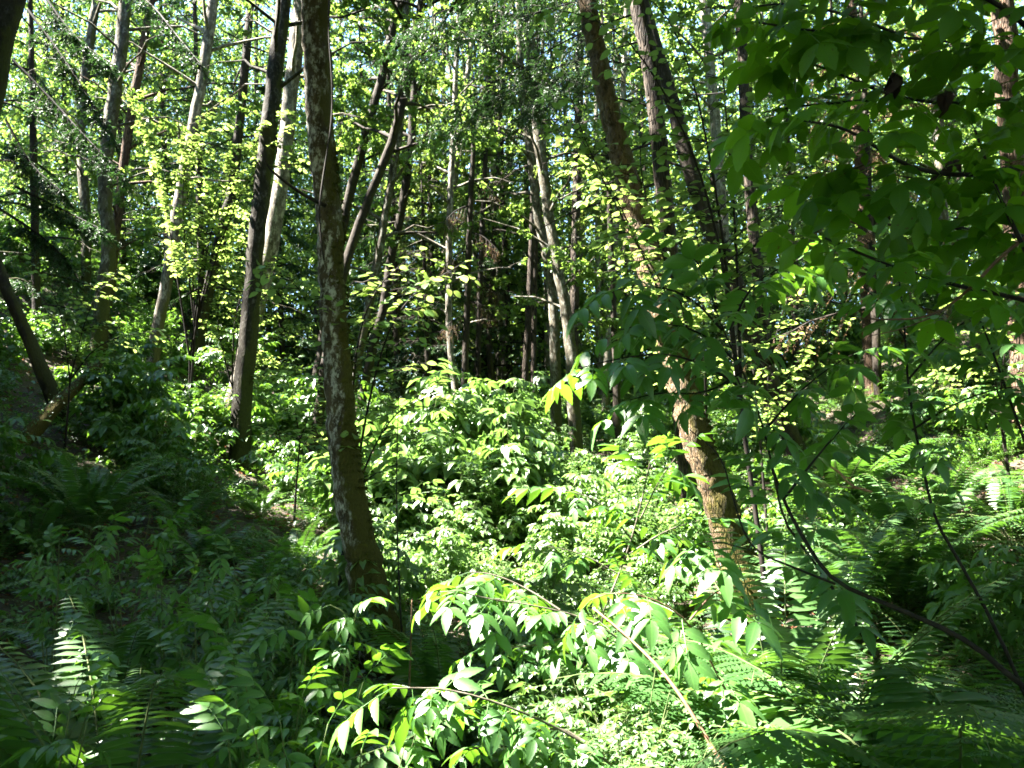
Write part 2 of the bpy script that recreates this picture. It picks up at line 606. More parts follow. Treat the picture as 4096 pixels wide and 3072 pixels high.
GLADES = [(-.2, 10.4, 3.4, 3.9, .16), (-2.6, 13.5, 2.2, 2.2, .45), (1.7, 8.6, 1.6, 1.8, .35), (2.2, 6.4, 1.0, 1.3, .3), (.75, 4.3, 1.1, 1.1, .22), (1.0, 3.4, .4, .5, .3), (.45, 3.0, .72, 1.05, .10), (-.12, 2.45, .30, .42, .02), (6.3, 9.0, 2.4, 2.4, .4), (2.6, 6.1, .8, .7, .1), (4.6, 6.4, .8, .8, .35),
          (2.0, 17.0, 4.0, 3.0, .5), (-5.5, 17.5, 3.0, 3.0, .5)]   # ground areas lit by leaving out canopy leaves: x, y, half-widths, share of shade inside


FOOT = [(715, 490, 6.8, .5), (729, 530, 6.8, .6), (747, 590, 6.8, .6)]     # the sunlit foot of the leaning tree


def foot_free(O):  # leaves sunward of the foot are left out to light it
    keep = np.ones(len(O), bool)
    for px, py, Y, r in FOOT:
        d = O - at(px, py, Y)
        t = d @ S
        keep &= ~((t > .4) & (np.linalg.norm(d - t[:, None] * S, axis=1) < r))
    return keep


def culled(O, seed=0):
    """True for the leaves to keep, those not cut away to light chosen spots."""
    keep = np.ones(len(O), bool)
    wob = 1.0 + 0.25 * np.sin(O[:, 0] * 2.1 + O[:, 2] * 1.7) * np.sin(O[:, 1] * 2.3 + O[:, 2])
    for P, r in SHAFTS:
        d = O - P
        t = d @ S
        q = np.linalg.norm(d - t[:, None] * S, axis=1)
        keep &= ~((t > 1.6) & (q < r * wob))
    z = np.full(len(O), 1.5)
    for _ in range(4):
        t = (O[:, 2] - z) / S[2]
        x, y = O[:, 0] - S[0] * t, O[:, 1] - S[1] * t
        z = ground(x, y) + .7
    dap = .5 + .28 * np.sin(3.1 * x + 1.7 * y + 1.3 * np.sin(2.3 * y)) + .22 * np.sin(4.3 * y - 3.7 * x + .6) * np.sin(1.9 * x + .4)
    for cx, cy_, rx, ry, sh in GLADES:
        q = ((x - cx) / rx) ** 2 + ((y - cy_) / ry) ** 2
        keep &= ~((q < .75 + .5 * dap) & (dap > sh) & (t > 1.5))
    return keep


# the clearing in the middle
for a in [(300, 500, 10, .8), (400, 480, 10.5, 1.1), (470, 500, 10, 1.1), (540, 520, 9, .9), (420, 540, 8.5, .9), (500, 560, 8, .6), (290, 450, 12, .9), (360, 430, 13, 1.0),
          (620, 500, 8, .9), (650, 455, 8, .7), (600, 440, 10, .6), (560, 480, 10, .8),
          (715, 490, 6.8, .8), (729, 530, 6.8, .95), (747, 590, 6.8, .9), (640, 560, 6, .8), (600, 600, 4.5, .6), (560, 610, 4, .5),
          (480, 600, 3.2, .42), (540, 620, 3.2, .42), (420, 600, 3.4, .22), (380, 700, 2.7, .28), (430, 690, 2.6, .28), (480, 695, 2.6, .28), (520, 715, 2.6, .28), (600, 700, 3, .45), (660, 710, 3, .4), (640, 650, 3.6, .5), (690, 640, 4, .45),
          (770, 640, 4.0, .42), (800, 530, 6, .7), (850, 545, 6, .5), (780, 590, 5, .5), (830, 600, 5, .35),
          (985, 440, 8, .9), (1000, 520, 6, .6), (960, 350, 10, .8), (78, 645, 3.35, .13), (140, 725, 2.62, .24), (110, 715, 2.6, .18), (165, 735, 2.6, .2), (60, 745, 2.6, .10), (335, 610, 3.0, .18), (768, 640, 3.9, .42), (810, 520, 6.2, .8), (990, 440, 8, 1.2), (1000, 350, 8.5, .8), (650, 470, 4.2, .5), (600, 600, 2.8, .3), (55, 410, 9.8, .22), (990, 715, 2.0, .14),
          (60, 360, 12, .5), (20, 330, 13, .9), (150, 360, 13, .8), (230, 320, 12, 1.0), (300, 290, 11, 1.0), (200, 120, 14, 1.6), (268, 200, 13.3, .35), (296, 60, 13.3, .3), (470, 120, 15, 1.2), (610, 270, 18, 1.2),
          (455, 390, 18, .8), (720, 200, 16, 1.2), (100, 60, 16, .8), (560, 60, 8, .8)]:
    shaft(*a)
for a in [(775, 165, 1.65, .10), (900, 210, 1.9, .10), (740, 20, 1.6, .06), (790, 270, 3.0, .10)]:
    shaft(*a)

# ------------------------------------------------------------------ trees
K_FAR = kite(.72, .45, .10, .12)
K_LEAF = hexleaf(.72, .08, .15)
K_NEEDLE = kite(.16, .4, .02, .05)


def trunk_lump(seed, amt=.06, flare=.35):
    rg = np.random.default_rng(seed)
    ph = rg.uniform(0, 6.28, 8)
    def f(a, s):
        k = 1 + amt * (np.sin(2 * a + 1.3 * s + ph[0]) + .7 * np.sin(3 * a - 2.1 * s + ph[1]) + .6 * np.sin(a + 4.3 * s + ph[2]) + .4 * np.sin(5 * a + 6.1 * s + ph[3]) + .35 * np.sin(9.0 * s + ph[4]) + .3 * np.sin(4 * a + 13 * s + ph[5]))
        fl = flare * np.exp(-np.maximum(s - .25, 0) / .32)
        return k + fl * (1 + .35 * np.sin(4 * a + ph[6]) + .2 * np.sin(7 * a + ph[7]))
    return f


def crown_into(mb, rng, axis, R, n_limb, n_twig, n_leaf, size, rise=.6, droop=.5, tpl=None, mat_leaf=1, low=0.55, cull=True, limb_r=.035):
    """Limbs, twigs and leaves grown round the upper trunk (axis: polyline from the crown's foot to its top)."""
    tpl = tpl or K_FAR
    axis = resample(axis, 40)
    H = np.linalg.norm(axis[-1] - axis[0])
    T = tangents(axis)
    leafO, leafD = [], []
    tw = []
    for i in range(n_limb):
        t = (i + rng.uniform(0, 1)) / n_limb
        k = min(int(t * 39), 39)
        az = i * 2.4 + rng.uniform(-.5, .5)
        L = R * (low + (1 - low) * math.sin(math.pi * min(t * .8 + .18, 1))) * rng.uniform(.7, 1.15)
        L *= 1.0 - .55 * max(t - .7, 0) / .3
        d = np.array([math.cos(az), math.sin(az), 0])
        u = np.linspace(0, 1, 7)[:, None]
        el = rise * rng.uniform(.6, 1.2) + .5 * t
        P = axis[k] + d * L * u * math.cos(el * .6) + UP * L * (math.sin(el) * u - droop * .5 * u ** 2.2)
        P = P + rng.normal(size=(7, 3)) * .04 * L * u
        tube(mb, P, np.linspace(limb_r * L / R + .008, .006, 7), 4, 0, cap=False)
        m = max(int(n_twig * rng.uniform(.7, 1.3)), 2)
        uu = rng.uniform(.18, 1.0, m)
        base = np.stack([np.interp(uu, u[:, 0], P[:, c]) for c in range(3)], 1)
        TL = nrm(P[-1] - P[0])
        a = rng.uniform(.4, 1.25, m) * np.where(np.arange(m) % 2, 1, -1)
        ca, sa = np.cos(a), np.sin(a)
        D = np.stack([TL[0] * ca - TL[1] * sa, TL[0] * sa + TL[1] * ca, TL[2] * .5 + rng.normal(0, .25, m)], 1)
        D = nrm(D)
        ln = L * rng.uniform(.22, .48, m)
        w = np.linspace(0, 1, 4)[None, :, None]
        PP = base[:, None] + D[:, None] * ln[:, None, None] * w - UP * (droop * .45 * ln[:, None, None] * w ** 2)
        tw.append(PP)
    TW = np.concatenate(tw)
    if cull:
        TW = TW[culled(TW[:, 2])]
    tubes(mb, TW, np.full(len(TW), .007), np.full(len(TW), .003), 0)
    m = len(TW)
    v = rng.uniform(.05, 1.05, (m, n_leaf))
    idx = np.clip(v * 3, 0, 2.999)
    i0 = idx.astype(int)
    f = (idx - i0)[..., None]
    r = np.arange(m)[:, None]
    O = TW[r, i0] * (1 - f) + TW[r, i0 + 1] * f
    tdir = nrm(TW[:, -1] - TW[:, 0])
    D = tdir[:, None] * .6 + rng.normal(size=(m, n_leaf, 3)) * .75 - UP * .25
    O = (O + rng.normal(size=O.shape) * .03).reshape(-1, 3)
    D = D.reshape(-1, 3)
    Nn = UP + rng.normal(size=D.shape) * .55
    sz = size * rng.uniform(.65, 1.25, len(O))
    if cull:
        k = culled(O)
        O, D, Nn, sz = O[k], D[k], Nn[k], sz[k]
    inst(mb, tpl, O, D, Nn, sz, rng.uniform(0, 1, len(O)), mat_leaf)


def conifer_into(mb, rng, axis, R, n_bough, n_twig, n_needle, size, droop=.7, mat=1, cull=True, top=True, hang=.6, reach=.25):
    """Boughs that droop, flat side twigs and needles for a spruce or fir."""
    axis = resample(axis, 40)
    tw, tb = [], []
    for i in range(n_bough):
        t = (i + rng.uniform(0, 1)) / n_bough
        k = min(int(t * 39), 39)
        az = i * 2.4 + rng.uniform(-.4, .4)
        L = R * (1 - t * (1 - reach if top else .3)) * rng.uniform(.7, 1.15)
        d = np.array([math.cos(az), math.sin(az), 0])
        sd = np.array([-d[1], d[0], 0])
        u = np.linspace(0, 1, 7)[:, None]
        P = axis[k] + d * L * u + UP * L * (.12 * u - droop * .55 * u ** 1.8)
        P = P + rng.normal(size=(7, 3)) * .02 * L * u
        tube(mb, P, np.linspace(.012 + .01 * L, .004, 7), 4, 0, cap=False)
        m = n_twig
        uu = np.linspace(.12, 1.0, m) + rng.uniform(-.02, .02, m)
        base = np.stack([np.interp(uu, u[:, 0], P[:, c]) for c in range(3)], 1)
        sg = np.where(np.arange(m) % 2, 1.0, -1.0)[:, None]
        D = nrm(d * .75 + sd * sg * rng.uniform(.5, 1.0, (m, 1)) + UP * rng.uniform(-hang - .3, -hang + .4, (m, 1)))
        ln = (L * .34 * (1.08 - uu * .75) * rng.uniform(.6, 1.2, m))
        w = np.linspace(0, 1, 4)[None, :, None]
        tw.append(base[:, None] + D[:, None] * ln[:, None, None] * w - UP * (hang * .35 * ln[:, None, None] * w ** 2))
    TW = np.concatenate(tw)
    tubes(mb, TW, np.full(len(TW), .005), np.full(len(TW), .002), 0)
    m = len(TW)
    v = np.linspace(.03, 1, n_needle)[None] + rng.uniform(-.02, .02, (m, n_needle))
    idx = np.clip(v * 3, 0, 2.999)
    i0 = idx.astype(int)
    f = (idx - i0)[..., None]
    r = np.arange(m)[:, None]
    O = (TW[r, i0] * (1 - f) + TW[r, i0 + 1] * f).reshape(-1, 3)
    tdir = np.repeat(nrm(TW[:, -1] - TW[:, 0]), n_needle, 0)
    side = nrm(np.cross(tdir, UP)) * np.where(np.arange(len(O)) % 2, 1.0, -1.0)[:, None]
    D = tdir * .75 + side * rng.uniform(.3, .9, (len(O), 1)) + rng.normal(size=O.shape) * .25
    Nn = UP + rng.normal(size=D.shape) * .5
    sz = size * rng.uniform(.7, 1.2, len(O))
    if cull:
        k = culled(O)
        O, D, Nn, sz = O[k], D[k], Nn[k], sz[k]
    inst(mb, kite(.28, .45, .05, .08), O, D, Nn, sz, rng.uniform(0, 1, len(O)), mat)


def trunk_line(pts, Y, H, foot=None):
    """World polyline of a trunk seen at pixels pts (top first) standing in the plane Y, from below the ground to height H."""
    P = np.array([at(x, y, Y) for x, y in pts])[::-1]           # foot first
    W = None
    d = nrm(P[1] - P[0])
    p0 = P[0]
    low = []
    g = ground(p0[0], p0[1])
    if p0[2] > g - .15:
        t = (p0[2] - (g - .2)) / max(d[2], .3)
        low = [p0 - d * t]
    top = P[-1]
    dt = nrm(nrm(P[-1] - P[-2]) + UP * .15)
    need = H - (top[2] - float(ground(top[0], Y)))
    hi = [top + dt * need * k for k in (.33, .66, 1.0)] if need > .5 else []
    return np.array(low + list(P) + hi), len(low), len(hi)


def tree(name, label, cat, pts, ws, Y, H, bark, crown=None, seed=0, sides=12, lump=.05, group=None, flare=.35, leafmat=None, step=.25):
    rng = np.random.default_rng(seed)
    P, nl, nh = trunk_line(pts, Y, H)
    n = len(pts)
    w = np.interp(np.linspace(0, 1, n), np.linspace(0, 1, len(ws)), ws)[::-1]
    core = P[nl:nl + n]
    r = w / 2 * fwd(core) / FPX
    R = np.concatenate([[r[0] * 1.05] * nl, r, [r[-1] * k for k in (.72, .45, .12)][:nh]])
    base = P[0].copy()
    base[2] = ground(base[0], base[1])
    root = empty(name, base, label, cat, group)
    Q = np.concatenate([P, R[:, None]], 1)
    Q = smooth_line(Q, it=2)
    ln = np.sum(np.linalg.norm(np.diff(Q[:, :3], axis=0), axis=1))
    k = max(int(ln / step), 12)
    s = np.concatenate([[0], np.cumsum(np.linalg.norm(np.diff(Q[:, :3], axis=0), axis=1))])
    t = np.linspace(0, s[-1], k)
    C = np.stack([np.interp(t, s, Q[:, c]) for c in range(4)], 1)
    mb = MB()
    C[1:, :2] += rng.normal(size=(k - 1, 2)) * .06 * C[1:, 3:4]
    tube(mb, C[:, :3], np.maximum(C[:, 3], .01), sides, 0, rng.uniform(), trunk_lump(seed, lump, flare))
    mb.build("trunk", [bark], root)
    if crown:
        c = dict(crown)
        kind = c.pop('kind', 'leaf')
        frm = c.pop('frm', .4)
        mat = c.pop('mat', None)
        zt = C[:, 2] - C[0, 2]
        ax = C[zt > frm * zt[-1], :3]
        mb = MB()
        if kind == 'leaf':
            crown_into(mb, rng, ax, **c)
            mb.build("crown", [bark, mat or M_ALDER], root)
        else:
            conifer_into(mb, rng, ax, **c)
            mb.build("crown", [bark, mat or M_SPRUCE], root)
    return root, C


def leafy(R=2.6, n=34, tw=9, lf=42, size=.115, frm=.16, **k):
    return dict(kind='leaf', R=R, n_limb=n, n_twig=tw, n_leaf=lf, size=size, frm=frm, **k)


def spruce(R=2.0, n=60, tw=18, nd=22, size=.08, frm=.12, **k):
    return dict(kind='fir', R=R, n_bough=n, n_twig=tw, n_needle=nd, size=size, frm=frm, **k)


TREES = [
    # label, category, name, pixels top to bottom, widths, Y, H, bark, crown
    ("broad dark conifer trunk cut off by the top left corner", "tree", "spruce_tree", [(8, 0), (-7, 60), (-18, 120), (-42, 260), (-68, 420)], [28, 36], 9.0, 17, B_DARK, None),
    ("grey alder with long narrow trunk leaning beside a forked neighbour at left", "tree", "alder_tree", [(126, 0), (119, 63), (109, 126), (103, 190), (111, 250), (101, 305), (97, 385)], [12, 15], 14.0, 19, B_ALDER, leafy()),
    ("thin grey alder just behind the long leaning one at left", "tree", "alder_tree", [(93, 24), (84, 79), (80, 134), (88, 250), (80, 380)], [8, 10], 18.0, 19, B_ALDER, leafy(2.6, size=.11)),
    ("pale grey alder with one sunlit edge and yellow leaves across its middle", "tree", "alder_tree", [(212, 8), (204, 71), (188, 150), (171, 253), (163, 305), (155, 345), (149, 390)], [10, 12.5], 15.0, 19, B_PALE, leafy(2.5, size=.10)),
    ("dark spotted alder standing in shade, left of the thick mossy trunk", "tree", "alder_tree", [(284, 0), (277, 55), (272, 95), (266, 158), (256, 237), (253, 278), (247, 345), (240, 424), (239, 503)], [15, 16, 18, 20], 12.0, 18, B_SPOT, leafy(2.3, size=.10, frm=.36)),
    ("leaning alder with a bright white sunlit edge and golden foot", "tree", "alder_tree", [(300, 8), (294, 63), (286, 142), (278, 206), (262, 290), (246, 350), (226, 430)], [13, 16, 17], 13.3, 19, B_PALE, leafy(2.4, size=.10, frm=.3)),
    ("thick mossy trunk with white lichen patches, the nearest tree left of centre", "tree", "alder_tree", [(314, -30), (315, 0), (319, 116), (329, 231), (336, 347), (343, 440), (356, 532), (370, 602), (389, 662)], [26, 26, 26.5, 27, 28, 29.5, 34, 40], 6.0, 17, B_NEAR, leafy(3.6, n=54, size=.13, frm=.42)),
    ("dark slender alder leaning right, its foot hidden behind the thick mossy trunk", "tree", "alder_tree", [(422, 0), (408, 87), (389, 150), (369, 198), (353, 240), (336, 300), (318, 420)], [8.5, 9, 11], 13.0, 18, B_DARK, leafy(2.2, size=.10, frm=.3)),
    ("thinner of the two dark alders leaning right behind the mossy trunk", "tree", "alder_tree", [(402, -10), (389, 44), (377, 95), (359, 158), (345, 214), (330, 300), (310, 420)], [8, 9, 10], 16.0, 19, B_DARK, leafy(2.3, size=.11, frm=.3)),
    ("slim alder with a pale lit edge, right of the mossy trunk", "tree", "alder_tree", [(402, 90), (400, 127), (391, 182), (378, 258), (369, 305), (359, 353), (350, 410)], [8, 9], 16.0, 19, B_ALDER, leafy(2.3, size=.11)),
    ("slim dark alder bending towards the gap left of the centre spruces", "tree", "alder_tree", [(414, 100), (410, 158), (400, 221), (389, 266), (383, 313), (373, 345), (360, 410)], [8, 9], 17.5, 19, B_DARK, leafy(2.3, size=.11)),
    ("straight thin spruce at the centre with a lopsided tuft at its top", "tree", "spruce_tree", [(475, 120), (471, 190), (468, 261), (467, 329), (464, 392), (464, 436)], [5, 8], 16.0, 7.6, B_DARK, None),
    ("slim tree with a bright white foot beside the straight centre spruce", "tree", "alder_tree", [(452, 160), (449, 220), (449, 274), (448, 329), (454, 376), (459, 425)], [6, 7], 18.0, 18, B_PALE, leafy(2.2, size=.11)),
    ("very thin dark pole of a tree right of the straight centre spruce", "tree", "spruce_tree", [(486, 150), (481, 258), (479, 313), (478, 392), (478, 440)], [5, 6], 20.0, 16, B_DARK, spruce(1.3, 40, 12, 14, .08, .25)),
    ("thin tree with bent foot in the gap right of the centre spruces", "tree", "alder_tree", [(494, 240), (490, 313), (489, 345), (493, 405)], [5, 6.5], 21.0, 17, B_DARK, leafy(2.0, size=.12)),
    ("dark fir pole, left one of the close pair at the brow", "tree", "fir_tree", [(532, 230), (528, 329), (525, 376), (527, 430)], [6, 7.5], 18.0, 17, B_FIR, spruce(1.6, 40, 14, 14, .08, .4)),
    ("dark fir pole, right one of the close pair at the brow", "tree", "fir_tree", [(538, 180), (535, 250), (533, 392), (536, 430)], [5, 6.5], 20.0, 18, B_FIR, spruce(1.6, 40, 14, 14, .08, .35)),
    ("narrow curved alder bowing left beside the mottled grey one", "tree", "alder_tree", [(519, 0), (521, 95), (532, 166), (538, 221), (547, 258), (555, 310), (556, 405)], [7, 9, 11], 16.0, 19, B_ALDER, leafy(2.2, size=.10)),
    ("mottled grey alder curving up right of the centre gap", "tree", "alder_tree", [(530, 40), (536, 119), (544, 182), (555, 253), (565, 305), (571, 345), (574, 405)], [9, 11, 12.5], 15.0, 18, B_ALDER, leafy(2.3, size=.10)),
    ("straight dark trunk right behind the mottled grey alder", "tree", "fir_tree", [(580, 60), (578, 142), (575, 258), (574, 313), (573, 400)], [8, 10.5], 18.0, 20, B_FIR, spruce(1.9, 40, 14, 14, .08, .5)),
    ("white sunlit thin trunk left of the leaning mossy tree", "tree", "alder_tree", [(622, 120), (618, 200), (614, 255), (609, 305), (606, 385)], [6, 7], 20.0, 19, B_PALE, leafy(2.3, size=.12)),
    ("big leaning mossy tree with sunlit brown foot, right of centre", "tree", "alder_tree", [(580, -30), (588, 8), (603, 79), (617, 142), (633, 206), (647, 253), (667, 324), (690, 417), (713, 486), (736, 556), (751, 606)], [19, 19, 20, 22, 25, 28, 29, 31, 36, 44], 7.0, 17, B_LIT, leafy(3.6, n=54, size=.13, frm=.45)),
    ("furrowed dark fir standing straight behind the big leaning mossy tree", "tree", "fir_tree", [(634, -20), (637, 0), (652, 71), (660, 142), (666, 221), (672, 300), (682, 420), (692, 500)], [16, 17, 18, 19], 9.4, 19, B_FIR, spruce(2.2, 26, 14, 16, .07, .62)),
    ("dark smooth alder leaning left with its black foot in the ferns at right", "tree", "alder_tree", [(650, 30), (663, 71), (679, 127), (690, 174), (706, 221), (729, 266), (750, 329), (766, 369), (788, 432), (803, 470)], [14, 16, 17, 20], 12.0, 18, B_DARK, leafy(2.3, size=.10, frm=.45)),
    ("straight narrow dark trunk in the bright gap at right", "tree", "alder_tree", [(738, -10), (744, 79), (747, 158), (755, 253), (763, 305), (768, 375)], [10, 11, 12], 15.0, 20, B_FIR, leafy(2.2, size=.10, frm=.45)),
    ("pale flaking trunk left of the straight narrow dark one", "tree", "alder_tree", [(706, 20), (715, 119), (721, 198), (726, 253), (735, 330), (744, 400)], [10, 11, 12], 18.0, 20, B_PALE, leafy(2.3, size=.11, frm=.3)),
    ("brown trunk with a sunlit orange stub of bark among the right shrubs", "tree", "alder_tree", [(855, 60), (860, 180), (865, 260), (868, 330), (873, 410)], [10, 12], 17.0, 20, B_WARM, leafy(2.4, size=.11)),
    ("warm reddish trunk at the right edge behind elder leaves", "tree", "fir_tree", [(1002, 0), (1010, 120), (1016, 220), (1022, 330)], [20, 24], 11.0, 19, B_WARM, spruce(2.2, 26, 14, 16, .07, .5)),
    ("grey trunk seen through the shrubs near the right edge", "tree", "alder_tree", [(935, 60), (941, 200), (945, 300), (950, 420)], [11, 13], 16.0, 20, B_ALDER, leafy(2.4, size=.11)),
    ("dark trunk leaning left from beside the mossy fallen log", "tree", "alder_tree", [(-20, 215), (9, 297), (28, 337), (44, 376), (57, 404)], [10, 12, 15], 11.0, 13, B_DARK, None),
    ("short dark trunk between the pale alder and the dark spotted one", "tree", "spruce_tree", [(240, 120), (234, 182), (221, 237), (205, 305), (192, 380)], [9, 12], 17.0, 19, B_DARK, spruce(2.2, 40, 14, 14, .08, .3)),
    ("shaded brown trunk tight against the long leaning alder at left", "tree", "alder_tree", [(141, 60), (128, 130), (118, 210), (108, 300), (100, 390)], [8, 10], 17.0, 18, B_WARM, leafy(2.3, size=.11)),
]

for i, (label, cat, name, pts, ws, Y, H, bark, cr) in enumerate(TREES):
    near = Y < 8
    root, C = tree(name, label, cat, pts, ws, Y, H, bark, cr, seed=100 + i, sides=28 if near else 12, lump=.065 if near else .035, step=.06 if near else .25, flare=.34 if near else .25)
    TREES[i] = (label, root, C)


def trunk_of(words):
    return next(t for t in TREES if words in t[0])


# ------------------------------------------------------------------ unseen trees added beside and above the camera to shade the near slope
rng = np.random.default_rng(7)
SHADE_CANOPY = [(-13.5, 1.5, 15, 3.0), (-11.5, 4.6, 17, 3.0), (-14.5, 6.5, 16, 3.2), (-12.5, 9.0, 17, 3.0), (-9.0, 1.2, 16, 2.8), (-8.6, 5.6, 18, 2.8), (-6.2, 4.9, 16, 2.8), (-5.6, 0.6, 15, 2.6), (-3.6, .9, 16, 2.8),
          (-15.5, 11.5, 17, 3.2), (-17.0, 15.0, 18, 3.0), (-2.6, -2.0, 15, 2.6), (-9.8, -1.5, 16, 2.8), (-6.6, -4.0, 16, 2.8),
          (1.2, -4.5, 15, 2.8), (4.2, -2.6, 16, 2.8), (5.6, .8, 15, 2.4), (7.2, 4.2, 16, 2.6), (9.5, -2, 17, 3), (5.5, -7, 16, 3), (0, -9, 16, 3), (-5, -9, 16, 3), (11, 4.5, 17, 3), (9.6, 8.2, 17, 2.8), (12.5, 12, 18, 3), (-.6, -.6, 17, 3.4), (3.0, 1.0, 17, 3.2), (4.4, 4.6, 18, 3.2), (6.6, 8.0, 18, 3.0), (-11, -7, 17, 3), (-18, 1, 18, 3.2), (-19, 8, 18, 3.2)]
for i, (x, y, H, R) in enumerate(SHADE_CANOPY):
    g = float(ground(x, y))
    root = empty("alder_tree", (x, y, g), "unseen leafy alder added beside the near slope to shade the bank", "tree", "unseen alders added to shade the near slope")
    P = np.array([[x, y, g - .2], [x + .1, y + .1, g + 4], [x + .3, y, g + 9], [x + .3, y + .2, g + H]])
    mb = MB()
    Q = smooth_line(P, 40)
    tube(mb, Q, np.linspace(.17, .02, 40), 10, 0, .3, trunk_lump(i))
    mb.build("trunk", [B_ALDER], root)
    mb = MB()
    crown_into(mb, np.random.default_rng(400 + i), Q[13:], R, 40, 11, 85 if x < 1 else 55, .17)
    mb.build("crown", [B_ALDER, M_ALDER], root)

# ------------------------------------------------------------------ the wood beyond: one mass of stems and leaves past the brow
mb = MB()
rng = np.random.default_rng(11)
n = 120
ty = rng.uniform(24, 46, n)
tx = rng.uniform(-.78, .78, n) * ty
ty[:34] = rng.uniform(21.5, 29, 34)
tx[:34] = rng.uniform(-.16, .14, 34) * ty[:34]
for k in range(n):
    g = float(ground(tx[k], min(ty[k], 40)))
    lean = rng.normal(0, .05, 2)
    H = rng.uniform(14, 22)
    P = np.array([[tx[k] + lean[0] * h, ty[k] + lean[1] * h, g - .3 + h] for h in (0, H * .3, H * .6, H)])
    tube(mb, smooth_line(P, 8), np.linspace(rng.uniform(.08, .15), .02, 8), 6, int(rng.integers(0, 3)), rng.uniform())
cl = 3000
cy_ = rng.uniform(22, 50, cl)
cx = rng.uniform(-.8, .8, cl) * cy_
cz = ground(cx, np.minimum(cy_, 40)) + rng.uniform(.05, 1, cl) ** .8 * 21
per = 95
O = np.stack([cx, cy_, cz], 1)[:, None] + rng.normal(size=(cl, per, 3)) * np.array([.95, .95, .42]) * rng.uniform(.6, 1.3, (cl, 1, 1))
O = O.reshape(-1, 3)
D = rng.normal(size=O.shape) - UP * .3
inst(mb, K_FAR, O, D, UP + rng.normal(size=O.shape) * .6, rng.uniform(.10, .2, len(O)), rng.uniform(0, 1, len(O)), 3)
for cl, per, z0, z1, m, s0, s1 in ((2200, 90, .2, 9, 3, .10, .2), (3600, 90, .2, 13, 4, .10, .18)):
    cy_ = rng.uniform(21 if m == 3 else 24, 44, cl)
    cx = rng.uniform(-.8, .8, cl) * cy_
    cz = ground(cx, np.minimum(cy_, 40)) + rng.uniform(z0, z1, cl)
    O = np.stack([cx, cy_, cz], 1)[:, None] + rng.normal(size=(cl, per, 3)) * np.array([.9, .9, .35])
    O = O.reshape(-1, 3)
    inst(mb, K_FAR if m == 3 else kite(.34, .45, .05, .1), O, rng.normal(size=O.shape) - UP * .5, UP + rng.normal(size=O.shape) * .6, rng.uniform(s0, s1, len(O)), rng.uniform(0, 1, len(O)), m)
# the same wood closes the sides and the back
cl = 2400
az = rng.uniform(.72, 2 * math.pi - .72, cl)
rr = rng.uniform(15, 34, cl)
ox, oy = rr * np.sin(az), rr * np.cos(az)
og = ground(np.clip(ox, -40, 40), np.clip(oy, -40, 40))
O = np.stack([ox, oy, og + rng.uniform(.3, 20, cl)], 1)[:, None] + rng.normal(size=(cl, 60, 3)) * np.array([1.1, 1.1, .5])
O = O.reshape(-1, 3)
O = O[culled(O)]
inst(mb, K_FAR, O, rng.normal(size=O.shape) - UP * .3, UP + rng.normal(size=O.shape) * .6, rng.uniform(.22, .4, len(O)), rng.uniform(0, 1, len(O)), 3)
put(mb.build("far_woods", [B_DARK, B_ALDER, B_PALE, M_ALDER, M_SPRUCE]), kind='stuff', label="distant mass of slender trunks and leaves beyond the brow of the slope")

# ------------------------------------------------------------------ undergrowth
L_ELD = [fineleaf(.38, .14, .25, .40, seed=s, wave=.006, twist=.1 * (s - 1)) for s in range(3)]
L_ROUND = [fineleaf(.70, .08, .16, .46, seed=s, wave=.01) for s in range(3)]
L_BERRY = hexleaf(.62, .10, .16)
rgc = np.random.default_rng(3)
L_OLD = [fineleaf(.50, .12, .18, .46, seed=s, wave=.008, twist=.1 * (s - 1)) for s in range(3)]
C_OLD = [compound(L_OLD[k], 2, rgc, .44, .5, .12, .25) for k in range(3)]
C_ELD = [compound(L_ELD[k], 3, rgc, .46, .52, .22, .22) for k in range(3)] + [compound(L_ELD[0], 2, rgc, .50, .56, .22, .30)]
H_ELD = [compound(hexleaf(.42, .10, .22), 3, rgc, .46, .52, .2, .22) for k in range(3)]
H_BERRY = [compound(L_BERRY, 1, rgc, .50, .58, .2, .62) for k in range(2)]


def frond_into(mb, rng, base, az, el, L, bend, pairs=26, width=.16, mat=0, smat=1, tpl=None, lacy=False, roll=0.0):
    """One arching fern frond: a stalk and rows of pinnae that shorten to the tip."""
    n = 14
    u = np.linspace(0, 1, n)
    a = el - bend * u ** 1.3
    h = np.array([math.sin(az), math.cos(az), 0.0])
    dl = L / (n - 1)
    st = np.cos(a)[:, None] * h + np.sin(a)[:, None] * UP
    P = np.asarray(base) + np.concatenate([np.zeros((1, 3)), np.cumsum(st[:-1] * dl, 0)])
    tubes(mb, P[None], [.0035 * (L / .8)], [.0010], smat)
    v = np.linspace(.14, .985, pairs)
    B = np.stack([np.interp(v, u, P[:, c]) for c in range(3)], 1)
    T = np.stack([np.interp(v, u, st[:, c]) for c in range(3)], 1)
    T = nrm(T)
    X = nrm(np.cross(T, UP) + roll * UP)
    Nn = nrm(np.cross(X, T))
    prof = width * L / .8 * np.minimum(1.0, .42 + 2.6 * (v - .12)) * np.clip((1.02 - v) / .62, 0.06, 1) ** .8
    for sg in (-1, 1):
        D = X * sg + T * .28 - Nn * .16 + rng.normal(size=B.shape) * .05
        r = rng.uniform(0, 1) * .6 + rng.uniform(0, .4, pairs)
        if not lacy:
            inst(mb, tpl or fern_pinna, B, D, Nn + rng.normal(size=B.shape) * .08, prof * rng.uniform(.9, 1.1, pairs), r, mat)
        else:
            inst(mb, lacy_pinna, B, D, Nn + rng.normal(size=B.shape) * .10, prof * 1.5 * rng.uniform(.9, 1.1, pairs), r, mat)


